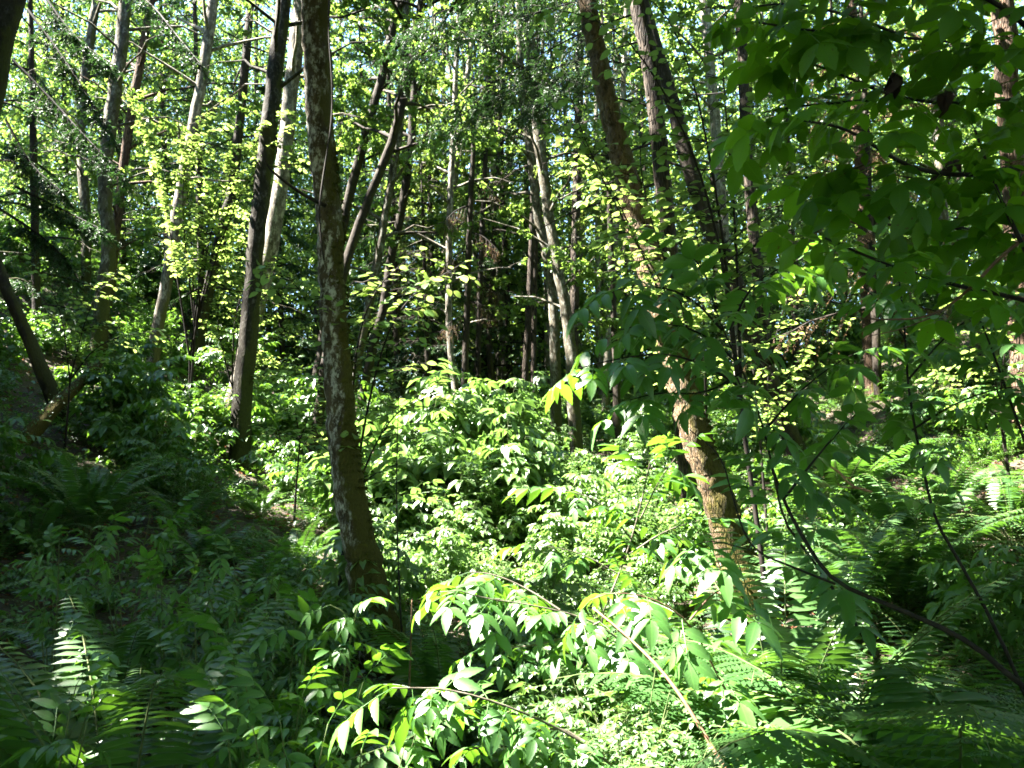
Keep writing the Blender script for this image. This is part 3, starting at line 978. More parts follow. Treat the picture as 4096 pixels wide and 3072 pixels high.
fern_pinna = hexleaf(.24, .03, .10)
_v, _f4, _a, _n = [], [], [], 0
for _i in range(9):
    _t = .06 + .9 * _i / 9
    _l = .20 * (1.05 - _t) + .03
    for _s in (-1, 1):
        _v += [(0, _t - .045, 0), (_s * _l * .75, _t - .01, .01), (_s * _l, _t + .055, -.015), (_s * _l * .25, _t + .055, .0)]
        _a += [(0, _t, 0)] * 4
        _f4.append((_n, _n + 1, _n + 2, _n + 3) if _s > 0 else (_n + 3, _n + 2, _n + 1, _n))
        _n += 4
_v += [(0, .95, 0), (.03, .93, 0), (0, 1.04, -.02), (-.03, .93, 0)]
_a += [(0, 1, 0)] * 4
_f4.append((_n, _n + 1, _n + 2, _n + 3))
lacy_pinna = Tpl(_v, [], _f4, _a)


def bushy(rng, h, stems, leaves, tpls, leaf, up=.35, spread=.5, arch=.4):
    """Vertices of a small shrub at the origin: (stems, leaves) for repeated use in the undergrowth."""
    st, O, D, Nn, K, Sz = [], [], [], [], [], []
    for s in range(stems):
        az = rng.uniform(0, 6.283)
        r = rng.uniform(.15, 1) * spread * h
        d = np.array([math.cos(az), math.sin(az), 0])
        u = np.linspace(0, 1, 5)[:, None]
        hh = h * rng.uniform(.65, 1.1)
        P = d * r * u ** 1.4 + UP * hh * (u - arch * .4 * u ** 3) + rng.normal(size=(5, 3)) * .02 * u
        st.append(P)
        v = rng.uniform(.3, 1.0, leaves) ** .8
        v[0] = 1
        b = np.stack([np.interp(v, u[:, 0], P[:, c]) for c in range(3)], 1)
        a = rng.uniform(0, 6.283, leaves)
        O.append(b)
        D.append(np.stack([np.cos(a), np.sin(a), rng.uniform(-.35, up, leaves)], 1) + d * .3)
        Nn.append(UP + rng.normal(size=(leaves, 3)) * .28)
        K.append(rng.integers(0, len(tpls), leaves))
        Sz.append(leaf * rng.uniform(.65, 1.2, leaves))
    return np.stack(st), np.concatenate(O), np.concatenate(D), np.concatenate(Nn), np.concatenate(K), np.concatenate(Sz)


def bush_into(mb, kit, pos, rot, sc, tpls, rng, lm=0, sm=1, r=.006):
    st, O, D, Nn, K, Sz = kit
    c, s = math.cos(rot), math.sin(rot)
    Rm = np.array([[c, -s, 0], [s, c, 0], [0, 0, 1]])
    tubes(mb, st @ Rm.T * sc + pos, np.full(len(st), r * sc), np.full(len(st), r * .4), sm)
    tint = rng.uniform(0, .5)
    for k in range(len(tpls)):
        q = K == k
        if q.any():
            inst(mb, tpls[k], O[q] @ Rm.T * sc + pos, D[q] @ Rm.T, Nn[q] @ Rm.T, Sz[q] * sc, tint + rng.uniform(0, .5, q.sum()), lm)


rng = np.random.default_rng(21)
KIT_E = [bushy(rng, 1.15, 6, 9, H_ELD, .30) for _ in range(6)]
KIT_B = [bushy(rng, .95, 11, 15, H_BERRY, .135, spread=.6) for _ in range(6)]
L_SMALL = hexleaf(.66, .08, .12)
KIT_T = [bushy(rng, 1.30, 5, 15, H_ELD, .30, spread=.32, arch=.25) for _ in range(4)]
KIT_F = [bushy(rng, .85, 22, 46, [L_SMALL], .045, spread=.55, up=.5) for _ in range(4)]
KIT_S = [bushy(rng, .45, 9, 10, H_BERRY, .13, spread=.9) for _ in range(5)]

SIGHT = [(-1.25, 2.9, .30, .6), (.5, 2.9, .6, .5), (1.3, 4.0, .7, .4), (-.9, 6.0, .80, .42), (2.05, 7.0, 1.15, .45), (-4.05, 12.0, 2.25, .42), (-5.1, 10.1, 3.15, .3), (-5.6, 9.7, 2.95, .3)]
CLEAR = []                                    # (x, y, r): bare places kept free of the undergrowth mass


def thicket(name, label, seed, n, region, h0, h1, mats, kits, tpls, fern=.2, lowshare=.3):
    """A mass of low shrubs and ferns over region(x, y)."""
    rng = np.random.default_rng(seed)
    mb = MB()
    got = 0
    tries = 0
    while got < n and tries < n * 60:
        tries += 1
        y = 2.2 + 25 * rng.uniform(0, 1) ** .75
        x = rng.uniform(-.86, .86) * (y + 1.2)
        if not region(x, y):
            continue
        if any((x - a) ** 2 + (y - b) ** 2 < r * r for a, b, r in CLEAR):
            continue
        got += 1
        p = np.array([x, y, float(ground(x, y)) - .03])
        q = rng.uniform()
        sc = rng.uniform(h0, h1) * min(1, .30 + .075 * y)
        sc *= .72 + .75 * max(0, math.sin(1.1 * x + .6 * y) * math.sin(.9 * y - .5 * x + 2.0)) if y > 6 else 1
        for bx, by, bz, wd in SIGHT:                     # plants stay low in front of the foot of these trunks
            if 2.0 < y < by and abs(x - bx * y / by) < wd:
                top = EYE[2] + (bz - EYE[2]) * y / by
                sc = min(sc, max((top - p[2]) / 1.05, .26))
                q = max(q, fern) if q > fern * .5 or y > by - 1.6 else q
                q = min(q, fern + lowshare * .9) if q >= fern else q
        if rng.uniform() < .45 and x < -.11 * y - .6 and y < 5.5:
            sc *= .5
        if q < fern:
            L = rng.uniform(.5, .85)
            f0 = rng.uniform(0, 6.28)
            nf = int(rng.integers(8, 14))
            for k in range(nf):
                frond_into(mb, rng, p, f0 + k * 6.283 / nf + rng.uniform(-.25, .25), rng.uniform(.75, 1.35), L * rng.uniform(.7, 1.1), rng.uniform(1.2, 2.0), 18, .13, 2, 1, tpl=fern_far)
        elif q < fern + lowshare:
            bush_into(mb, KIT_S[int(rng.integers(len(KIT_S)))], p, rng.uniform(0, 6.28), sc * 1.1, H_BERRY, rng)
        else:
            j = int(rng.integers(len(kits)))
            kit, tp = kits[j]
            bush_into(mb, kit, p, rng.uniform(0, 6.28), sc, tp, rng)
    put(mb.build(name, mats), kind='stuff', label=label)


fern_far = kite(.24, .35, .03, .08)
KE = [(k, H_ELD) for k in KIT_E]
KB = [(k, H_BERRY) for k in KIT_B]
KT = [(k, H_ELD) for k in KIT_T]
KF = [(k, [L_SMALL]) for k in KIT_F]
thicket("undergrowth", "shaded salmonberry and elder leaves covering the left bank", 31, 1050, lambda x, y: x < -.11 * y - .6, .7, 1.15, [M_BERRY, T_GREEN, M_FERN], KE + KB + KF, None, .26, .25)
thicket("undergrowth", "sunlit shrub leaves filling the clearing in the middle of the slope", 32, 760, lambda x, y: -.13 * y - .6 <= x < .17 * y + .1 and y > 4.4, .75, 1.25, [M_BERRY_LIT, T_GREEN, M_FERN], KB + KE[:3] + KT + KF + KF, None, .12, .22)
thicket("undergrowth", "ferns and shrub leaves covering the rising ground at the right", 33, 820, lambda x, y: x >= .17 * y + .1 and y > 3.2, .65, 1.1, [M_BERRY, T_GREEN, M_FERN], KB + KE[:2] + KT[:2] + KF, None, .32, .25)

# low leaves and litter on the soil
rng = np.random.default_rng(41)
mb = MB()
n = 60000
y = rng.uniform(1.5, 20, n) ** 1.0
x = rng.uniform(-.85, .85, n) * (y + 1.2)
O = np.stack([x, y, ground(x, y) + rng.uniform(.0, .16, n)], 1)
D = rng.normal(size=O.shape) * np.array([1, 1, .35])
inst(mb, hexleaf(.7, .1, .1), O, D, UP + rng.normal(size=O.shape) * .35, rng.uniform(.035, .08, n), rng.uniform(0, 1, n), 0)
put(mb.build("ground_cover", [M_BERRY]), kind='stuff', label="small low leaves spread over the soil between the shrubs")
mb = MB()
n = 9000
y = rng.uniform(1.5, 14, n)
x = rng.uniform(-.85, .85, n) * (y + 1.2)
O = np.stack([x, y, ground(x, y) + rng.uniform(.005, .03, n)], 1)
inst(mb, hexleaf(.55, .15, .2), O, rng.normal(size=O.shape) * np.array([1, 1, .2]), UP + rng.normal(size=O.shape) * .3, rng.uniform(.03, .08, n), rng.uniform(0, 1, n), 0)
put(mb.build("leaf_litter", [M_DEADLEAF]), kind='stuff', label="brown fallen leaves lying on the dark soil")

# ------------------------------------------------------------------ single plants
def path(pts, n=None):
    return smooth_line(np.array([at(*p) for p in pts]), n, 2)


def leaves_along(mb, rng, P, tpls, size, spacing, u0=.25, opposite=True, droop=.25, fwd_=.45, mat=0, jit=.2, upr=0.0, up_n=1.0, tip=True, tint=(0, 1), cull=True):
    """Leaves set along a stem: pairs (or alternate leaves) to both sides, and one at the tip."""
    L = np.sum(np.linalg.norm(np.diff(P, axis=0), axis=1))
    Q = resample(P, 60)
    T = tangents(Q)
    m = max(int(L * (1 - u0) / spacing), 1)
    u = u0 + (1 - u0) * (np.arange(m) + .5) / m
    k = np.clip((u * 59).astype(int), 0, 59)
    O, D = [], []
    for q, i in enumerate(k):
        t = T[i]
        s = nrm(np.cross(t, UP))
        if q % 2 and opposite:
            s = nrm(s * .75 + UP * .35)
        for sg in ((-1, 1) if opposite else ((-1,) if q % 2 else (1,))):
            O.append(Q[i])
            D.append(t * fwd_ + s * sg + UP * (upr - droop * rng.uniform(.3, 1.4)) + rng.normal(size=3) * jit)
    if tip:
        O.append(Q[-1]); D.append(T[-1] - UP * droop)
    O, D = np.array(O), np.array(D)
    kp = culled(O) & foot_free(O) if cull else foot_free(O)
    if not kp.any():
        kp[-1] = True
    O, D = O[kp], D[kp]
    sel = rng.integers(0, len(tpls), len(O))
    sz = size * rng.uniform(.55, 1.15, len(O))
    Nn = UP * up_n + rng.normal(size=O.shape) * jit * 1.2
    rn = rng.uniform(tint[0], tint[1], len(O))
    for a in range(len(tpls)):
        q = sel == a
        inst(mb, tpls[a], O[q], D[q], Nn[q], sz[q], rn[q], mat)


def shrub(name, label, cat, base, stems, leaf_m, stem_m, tpls, size, spacing, seed, group=None, **kw):
    """stems: (pixel path, r0, r1, options). Each stem is a part and the leaves it carries are its sub-part."""
    rng = np.random.default_rng(seed)
    if len(base) == 2:
        base = np.array([base[0], base[1], float(ground(*base))])
    root = empty(name, base, label, cat, group)
    for pts, r0, r1, o in stems:
        P = path(pts) if not isinstance(pts, np.ndarray) else pts
        if o.get('rooted', False):
            mid = (base + P[0]) / 2 + np.array([0, 0, .1 * np.linalg.norm(P[0] - base)])
            P = np.concatenate([smooth_line(np.array([base - UP * .08, mid, P[0]]), 8)[:-1], P])
        k = dict(kw)
        k.update({a: b for a, b in o.items() if a not in ('rooted', 'size', 'bare', 'spacing', 'sub')})
        mb = MB()
        tube(mb, resample(P, 30), np.linspace(r0, r1, 30), 6, 0, .5)
        for sp in o.get('sub', []):
            tube(mb, path(sp, 16), np.linspace(r1 * 1.3, r1 * .6, 16), 5, 0, .5, cap=False)
        st = mb.build("stem", [o.get('sm', stem_m)], root)
        if not o.get('bare'):
            k.pop('sm', None)
            mb = MB()
            leaves_along(mb, rng, P, tpls, o.get('size', size), o.get('spacing', spacing), **k)
            for sp in o.get('sub', []):
                leaves_along(mb, rng, path(sp, 20), tpls, o.get('size', size), o.get('spacing', spacing), **dict(k, u0=.1))
            mb.build("foliage", [leaf_m], st)
    return root


# the elder shrub that hangs into the picture from the right
shrub("elder_shrub", "dark elder shrub with large spotted leaves hanging into the top right corner", "shrub", (2.3, 1.5),
      [([(1150, 300, 1.75), (1060, 60, 1.75), (960, 42, 1.7), (870, 35, 1.66), (800, 30, 1.62), (755, 22, 1.6)], .010, .0025, dict(rooted=True, u0=.35)),
       ([(1120, 90, 2.0), (1040, 95, 1.95), (980, 105, 1.9), (900, 100, 1.85), (835, 72, 1.8), (800, 60, 1.8)], .008, .0025, dict(u0=.2)),
       ([(1100, 180, 1.8), (1030, 165, 1.75), (960, 178, 1.7), (900, 165, 1.7), (850, 128, 1.66), (800, 120, 1.65)], .008, .0025, dict(u0=.2)),
       ([(1110, 240, 2.1), (1014, 236, 2.0), (982, 234, 1.95), (911, 217, 1.9), (880, 195, 1.9), (840, 184, 1.85), (805, 177, 1.85)], .009, .003, dict(u0=.15, size=.19)),
       ([(1100, 120, 1.5), (1060, 60, 1.5), (1010, 10, 1.5), (950, -20, 1.5), (880, -25, 1.5)], .008, .0025, dict(u0=.2)),
       ([(1090, 330, 1.7), (1045, 290, 1.7), (1000, 200, 1.7), (975, 130, 1.7)], .007, .0025, dict(u0=.3)),
       ([(1110, 330, 1.9), (1030, 300, 1.9), (950, 285, 1.85), (880, 262, 1.8), (825, 238, 1.8)], .007, .0025, dict(u0=.2)),
       ([(900, 35, 1.68), (850, 15, 1.65), (790, 2, 1.62), (745, 8, 1.6)], .004, .002, dict(u0=.15)),
       ([(870, 100, 1.82), (810, 105, 1.8), (785, 108, 1.78), (765, 112, 1.76)], .004, .002, dict(u0=.15)),
       ([(1080, 200, 1.7), (1006, 250, 1.72), (967, 293, 1.74), (930, 318, 1.75), (890, 320, 1.75), (856, 318, 1.75)], .0065, .0015, dict(bare=True, sm=T_BROWN, sub=[[(930, 318, 1.75), (900, 330, 1.75), (869, 336, 1.75)]]))],
      M_ELDER_OLD, T_DARK, C_OLD, .17, .050, 1, u0=.25, droop=.35, jit=.30)
shrub("elder_shrub", "elder stems with hand sized green leaves spreading over the foot of the leaning mossy tree", "shrub", (1.75, 3.35),
      [([(783, 520, 3.1), (765, 430, 3.0), (745, 375, 3.0), (725, 335, 2.95), (714, 305, 2.9)], .009, .003, dict(rooted=True, u0=.45, size=.26)),
       ([(755, 400, 3.0), (720, 372, 2.9), (670, 352, 2.8), (620, 358, 2.75), (580, 368, 2.7)], .006, .002, dict(u0=.25)),
       ([(740, 365, 3.0), (700, 330, 2.95), (655, 322, 2.9), (620, 330, 2.9)], .005, .002, dict(u0=.3)),
       ([(765, 430, 3.0), (800, 390, 3.0), (840, 360, 3.0), (865, 350, 3.0)], .006, .002, dict(u0=.3)),
       ([(722, 330, 2.95), (690, 295, 2.9), (650, 285, 2.9), (615, 290, 2.85)], .005, .002, dict(u0=.2)),
       ([(742, 372, 3.0), (705, 395, 2.9), (660, 392, 2.9), (630, 400, 2.85)], .005, .002, dict(u0=.2)),
       ([(716, 312, 2.95), (705, 270, 2.95), (680, 245, 2.95)], .004, .002, dict(u0=.3)),
       ([(783, 500, 3.1), (830, 440, 3.2), (870, 400, 3.2)], .006, .002, dict(u0=.35)),
       ([(730, 330, 2.95), (750, 285, 2.95), (790, 262, 3.0), (830, 250, 3.0)], .005, .002, dict(u0=.25))],
      M_ELDER, T_DARK, C_ELD, .22, .085, 2, droop=.2)
shrub("elder_shrub", "tall elder with one straight dark stem standing among the right hand shrubs", "shrub", (2.1, 3.2),
      [([(935, 520, 3.3), (923, 470, 3.3), (908, 392, 3.3), (905, 329, 3.3), (897, 262, 3.3)], .010, .004, dict(rooted=True, u0=.55)),
       ([(908, 380, 3.3), (950, 330, 3.3), (1000, 300, 3.2), (1040, 290, 3.2)], .005, .002, dict(u0=.2)),
       ([(906, 340, 3.3), (870, 290, 3.2), (840, 270, 3.2)], .004, .002, dict(u0=.3)),
       ([(1035, 470, 3.1), (1010, 400, 3.1), (985, 330, 3.1), (955, 262, 3.1)], .007, .002, dict(u0=.3)),
       ([(912, 430, 3.3), (960, 400, 3.2), (1010, 385, 3.1), (1050, 390, 3.1)], .005, .002, dict(u0=.2))],
      M_ELDER, T_DARK, C_ELD, .22, .09, 3, droop=.25)
shrub("elder_shrub", "leaning bare dark branch that arches over the lower right ferns", "branch", (2.05, 2.35),
      [([(1000, 668, 2.55), (971, 641, 2.6), (895, 607, 2.7), (832, 583, 2.8), (804, 540, 2.9), (783, 500, 3.0), (770, 462, 3.05)], .014, .006, dict(rooted=True, bare=True)),
       ([(835, 584, 2.8), (790, 566, 2.8), (750, 550, 2.8), (733, 500, 2.8), (722, 455, 2.8), (690, 430, 2.8)], .005, .002, dict(bare=True)),
       ([(750, 550, 2.8), (712, 540, 2.8), (695, 545, 2.75)], .003, .0015, dict(u0=.5, size=.22))],
      M_ELDER, T_DARK, C_ELD, .22, .12, 4, droop=.3)

# withered leaves hanging in the dark elder
_elder = next(o for o in SC.objects if o.parent is None and str(o.get('label', '')).startswith("dark elder shrub with large spotted"))
rng = np.random.default_rng(66)
for _x, _y, _Y, _s, _m in ((893, 74, 1.66, .05, M_SHRIVEL), (948, 160, 1.72, .045, M_SHRIVEL), (878, 196, 1.86, .055, M_SHRIVEL), (838, 188, 1.84, .04, M_SHRIVEL), (945, 95, 1.7, .05, M_SHRIVEL), (778, 352, 2.9, .06, M_SHRIVEL)):
    mb = MB()
    p = at(_x, _y, _Y)
    for q in range(3):
        t = fineleaf(.5, .5, .7, .4, seed=70 + q, wave=.06, twist=.4)
        inst(mb, t, [p + rng.normal(size=3) * .006], [-UP + rng.normal(size=3) * .3], [np.array([.2, -1, .2]) + rng.normal(size=3) * .5], _s * rng.uniform(.7, 1.1), .4)
    mb.build("withered_leaf", [_m], _elder)

# sunlit elder sprays in the foreground
FG = "elder sprays in the sunlit foreground"
shrub("elder_shrub", "arching elder spray with blazing white sunlit leaves low in the foreground", "shrub", (.95, 2.5),
      [([(640, 790, 2.6), (585, 742, 2.55), (520, 710, 2.5), (450, 688, 2.45), (392, 688, 2.4)], .008, .002, dict(rooted=True, u0=.22)),
       ([(585, 742, 2.55), (560, 726, 2.6), (520, 735, 2.6), (470, 750, 2.55)], .004, .002, dict(u0=.3, size=.15, spacing=.07))],
      M_ELDER, T_GREY, C_ELD, .19, .06, 5, group=FG, droop=.5)
shrub("elder_shrub", "long elder branch with silvery sunlit leaves pointing at the mossy trunk foot", "shrub", (.95, 3.3),
      [([(640, 660, 3.1), (600, 622, 3.05), (540, 606, 3.0), (480, 598, 2.95), (452, 588, 2.9), (440, 592, 2.9)], .007, .002, dict(rooted=True, u0=.25)),
       ([(560, 610, 3.05), (530, 590, 3.1), (495, 574, 3.1), (470, 572, 3.1)], .004, .002, dict(u0=.2, size=.18)),
       ([(600, 622, 3.05), (560, 640, 3.0), (520, 648, 3.0), (490, 645, 2.95)], .004, .002, dict(u0=.2, size=.17))],
      M_ELDER, T_GREY, C_ELD, .20, .07, 6, group=FG, droop=.35)
shrub("elder_shrub", "upright elder with white sunlit leaf fans just left of the leaning mossy tree", "shrub", (.95, 4.6),
      [([(600, 620, 4.4), (625, 560, 4.4), (640, 510, 4.3), (650, 462, 4.2)], .009, .003, dict(rooted=True, u0=.35)),
       ([(640, 520, 4.3), (660, 478, 4.2), (680, 452, 4.15)], .005, .002, dict(u0=.3)),
       ([(632, 540, 4.35), (600, 500, 4.3), (565, 490, 4.3)], .005, .002, dict(u0=.3)),
       ([(628, 555, 4.4), (665, 530, 4.3), (700, 520, 4.2)], .005, .002, dict(u0=.3)),
       ([(620, 575, 4.4), (580, 552, 4.4), (540, 545, 4.4)], .005, .002, dict(u0=.3))],
      M_ELDER, T_GREY, C_ELD, .27, .12, 7, group=FG, droop=.1)
shrub("elder_shrub", "elder branch with broad drooping leaves shadowed beneath the leaning tree foot", "shrub", (1.1, 3.0),
      [([(720, 680, 2.75), (690, 620, 2.7), (650, 596, 2.65), (610, 592, 2.6), (590, 600, 2.6)], .006, .002, dict(rooted=True, u0=.4)),
       ([(690, 620, 2.7), (715, 590, 2.7), (735, 588, 2.7)], .004, .002, dict(u0=.3, size=.26))],
      M_ELDER, T_BROWN, C_ELD, .22, .12, 8, group=FG, droop=.6)
shrub("elder_shrub", "small elder with pale hanging leaves in front of the mossy trunk foot", "shrub", (-.62, 3.4),
      [([(342, 690, 3.2), (350, 640, 3.15), (358, 606, 3.1)], .006, .002, dict(rooted=True, u0=.3)),
       ([(362, 640, 3.15), (345, 612, 3.1), (330, 605, 3.1)], .004, .002, dict(u0=.3)),
       ([(355, 680, 3.2), (340, 650, 3.2), (333, 640, 3.2)], .004, .002, dict(u0=.3, size=.17))],
      M_ELDER, T_GREEN, C_ELD, .17, .08, 9, group=FG, droop=.7)
shrub("elder_shrub", "lone bright white leaf cluster catching sun in the dark lower left", "shrub", (-1.75, 3.5),
      [([(92, 720, 3.4), (88, 670, 3.35), (85, 638, 3.3)], .005, .002, dict(rooted=True, u0=.45)),
       ([(90, 690, 3.4), (80, 672, 3.35)], .004, .002, dict(u0=.3, size=.16))],
      M_ELDER, T_GREEN, C_ELD, .20, .08, 10, droop=.7)
BL = "elder plants in the shade of the left bank"
left_spots = [(245, 560, 4.6, "elder with long drooping leaves hanging under the dark spotted alder", 6), (205, 640, 3.7, "shaded elder with pale green crown leaf above the dark gap at lower left", 5), (170, 590, 4.6, "elder plant in deep shade with dull bluish leaves, above the bright fern", 6),
              (60, 560, 4.6, "elder plant in deep shade near the left edge, halfway down", 6), (290, 700, 3.0, "elder with spread leaf fans near the bottom, left of the blazing spray", 5), (25, 690, 3.1, "dim elder plant cut by the left edge, level with the sunlit fern", 5),
              (265, 690, 3.1, "elder with light green hanging leaves right of the sunlit fern", 5), (282, 640, 3.6, "shaded elder left of the mossy trunk foot with grey green leaves", 5), (12, 752, 2.3, "pale elder leaves filling the bottom left corner", 6), (130, 520, 5.6, "elder plant with one glossy pale leaf on the dark left bank", 6),
              (262, 752, 2.5, "elder plant with dark fans at the bottom edge, left of centre", 5), (330, 745, 2.5, "elder plant at the bottom edge just left of the blazing spray tip", 5), (25, 715, 2.9, "dim elder plant left of the sunlit fern, below the white leaf cluster", 5)]
rng = np.random.default_rng(77)
for i, (px, py, Y, lab, ns) in enumerate(left_spots):
    b = at(px, py, Y)
    base = np.array([b[0], b[1] + .1, float(ground(b[0], b[1] + .1))])
    st = []
    for k in range(ns):
        az = k * 6.283 / ns + rng.uniform(-.5, .5)
        h = np.array([math.cos(az), math.sin(az), 0])
        top = np.array([b[0], b[1], b[2]]) + h * rng.uniform(.1, .3) + UP * rng.uniform(-.12, .14)
        P = smooth_line(np.array([base - UP * .05, base * .5 + top * .5 + UP * .1, top]), 14)
        st.append((P, .006, .002, {}))
    shrub("elder_shrub", lab, "shrub", base, st, M_ELDER, T_GREEN, C_ELD, .18, .11, 200 + i, group=BL, u0=.55, droop=.6)

# ferns
def fern(name, label, pos, L, nf, seed, m, group=None, lacy=False, el=(.7, 1.3), bend=(1.2, 1.9), az=(0, 6.283), width=.088, pairs=44, cat="fern"):
    rng = np.random.default_rng(seed)
    root = empty(name, pos, label, cat, group)
    for k in range(nf):
        mb = MB()
        a = az[0] + (az[1] - az[0]) * (k + rng.uniform(-.3, .3)) / nf
        frond_into(mb, rng, pos, a, rng.uniform(*el), L * rng.uniform(.75, 1.1), rng.uniform(*bend), pairs, width, 0, 1, lacy=lacy)
        mb.build("frond", [m, T_GREEN], root)
    return root


def fspot(px, py, Y):
    p = at(px, py, Y)
    p[2] = float(ground(p[0], p[1]))
    return p


FR = "ferns on the wooded slope"


def fern_at(name, label, px, py, Y, nf, seed, m, lacy=False, k=1.0, **kw):
    """A fern on the ground whose fronds rise about to pixel (px, py)."""
    top = at(px, py, Y)
    pos = fspot(px, py, Y)
    L = max(top[2] - pos[2], .35) / .56 * k
    return fern(name, label, pos, L, nf, seed, m, FR, lacy, **kw)


fern_at("sword_fern", "sword fern with pale arching fronds lit by a fleck of sun at lower left", 138, 690, 2.8, 19, 1, M_FERN, k=.95, el=(1.0, 1.45), bend=(1.0, 1.7))
fern_at("sword_fern", "sword fern with white combed fronds blazing beside the red dead leaves", 778, 606, 3.9, 15, 2, M_FERN, el=(.95, 1.4), bend=(.8, 1.4))
fern_at("lady_fern", "big lacy fern in shade filling the bottom right corner", 940, 640, 2.6, 18, 3, M_LADY, True, pairs=24, width=.13)
fern_at("lady_fern", "dark lacy fern whose fronds droop left of the bottom right corner", 872, 668, 2.7, 16, 4, M_LADY, True, pairs=24, width=.13)
fern_at("sword_fern", "fern with one yellow green frond reaching in from the right edge near the bottom", 1060, 690, 1.9, 13, 5, M_LADY, width=.2)
fern_at("lady_fern", "lacy fern at the very bottom edge under the yellow green frond", 960, 728, 1.9, 12, 6, M_LADY, True, pairs=22)
fern_at("sword_fern", "fern with white sunlit arching fronds right of the leaning mossy tree foot", 838, 512, 6.3, 18, 7, M_FERN)
fern_at("sword_fern", "fern crown with bright fronds farther right, under the dead pink twigs", 890, 505, 6.4, 16, 8, M_FERN)
fern_at("sword_fern", "dark sword fern with tall upright fronds on the left bank", 95, 455, 7.6, 18, 9, M_FERN, el=(1.0, 1.4))
fern_at("sword_fern", "dark sword fern behind the black foot of the smooth leaning alder", 835, 440, 9.5, 16, 10, M_FERN)
fern_at("sword_fern", "shaded sword fern right of the mossy trunk foot", 445, 610, 4.9, 16, 11, M_FERN)
fern_at("sword_fern", "dim sword fern on the left bank, above the bright fern", 130, 575, 4.8, 15, 12, M_FERN)
fern_at("sword_fern", "shaded sword fern below the dead pink twigs", 905, 470, 7.5, 16, 13, M_FERN)
fern_at("sword_fern", "shaded sword fern just below the foot of the dark spotted alder", 262, 490, 9.6, 16, 21, M_FERN)
fern_at("sword_fern", "sword fern on the dark bank midway from the fallen log to the dark spotted alder", 165, 470, 9.0, 16, 22, M_FERN)
fern_at("sword_fern", "sword fern in half shade left of the thick mossy trunk, below its middle", 300, 520, 8.2, 15, 23, M_FERN)
fern_at("sword_fern", "fern low on the left bank, between the upright fern and the dark spotted alder", 205, 520, 7.6, 15, 24, M_FERN)
fern_at("sword_fern", "sword fern in sun at the right edge, beyond the straight dark elder stem", 1005, 470, 7.8, 15, 25, M_FERN)
fern_at("sword_fern", "sword fern on the right rise just left of the edge fern, below the brown trunk", 945, 455, 9.0, 15, 26, M_FERN)
fern_at("sword_fern", "sword fern in the dark below the fallen log", 40, 490, 7.2, 15, 14, M_FERN)

# huckleberry: fine stems with many small leaves
def fine_bush(label, base, h, spread, n, seed):
    rng = np.random.default_rng(seed)
    root = empty("huckleberry_bush", base, label, "bush", "small leaved bushes")
    ms, ml = MB(), MB()
    for k in range(n):
        az = rng.uniform(0, 6.283)
        d = np.array([math.cos(az), math.sin(az), 0])
        u = np.linspace(0, 1, 6)[:, None]
        P = base + d * spread * rng.uniform(.2, 1) * u ** 1.3 + UP * h * rng.uniform(.5, 1.05) * (u - .22 * u ** 3)
        tube(ms, P, np.linspace(.004, .0015, 6), 4, 0, cap=False)
        m = 9
        uu = rng.uniform(.3, 1, m)
        b = np.stack([np.interp(uu, u[:, 0], P[:, c]) for c in range(3)], 1)
        a = rng.uniform(0, 6.283, m)
        D = np.stack([np.cos(a), np.sin(a), rng.uniform(-.2, .35, m)], 1) + d * .3
        D = nrm(D)
        ln = rng.uniform(.10, .22, m)
        w = np.linspace(0, 1, 4)[None, :, None]
        PP = b[:, None] + D[:, None] * ln[:, None, None] * w - UP * .05 * w ** 2
        tubes(ms, PP, np.full(m, .0018), np.full(m, .0008), 0)
        for q in range(m):
            leaves_along(ml, rng, PP[q], [hexleaf(.62, .08, .12)], .026, .016, u0=.05, opposite=True, droop=.1, jit=.25)
    st = ms.build("stem", [T_GREEN], root)
    ml.build("foliage", [M_HUCKLE], root)


for _lab, _px, _py, _Y, _sp, _n in [("pale green huckleberry bush with tiny leaves at the bottom centre", 625, 660, 2.6, .45, 34),
                                   ("huckleberry bush with tiny sunlit leaves right of the arching red stem", 715, 668, 2.7, .42, 32),
                                   ("huckleberry bush with tiny leaves below the broad shadowed elder leaves", 665, 640, 3.2, .5, 30),
                                   ("small leaved bush right beside the sunlit foot of the leaning tree", 690, 605, 4.6, .6, 24),
                                   ("small leaved bush in the sun in front of the white combed fern", 750, 668, 3.4, .4, 22)]:
    _p = fspot(_px, _py, _Y)
    fine_bush(_lab, _p, max(at(_px, _py, _Y)[2] - _p[2], .4) * 1.2, _sp, _n, _px)

# bare stems
def bare(name, label, cat, pts, r0, r1, m, sub=()):
    P = path(pts, 30)
    root = empty(name, P[0], label, cat)
    mb = MB()
    tube(mb, P, np.linspace(r0, r1, 30), 6)
    mb.build("stem", [m], root)
    for q in sub:
        mb = MB()
        tube(mb, path(q, 14), np.linspace(r1 * 1.2, r1 * .5, 14), 5, cap=False)
        mb.build("twig", [m], root)
    return root


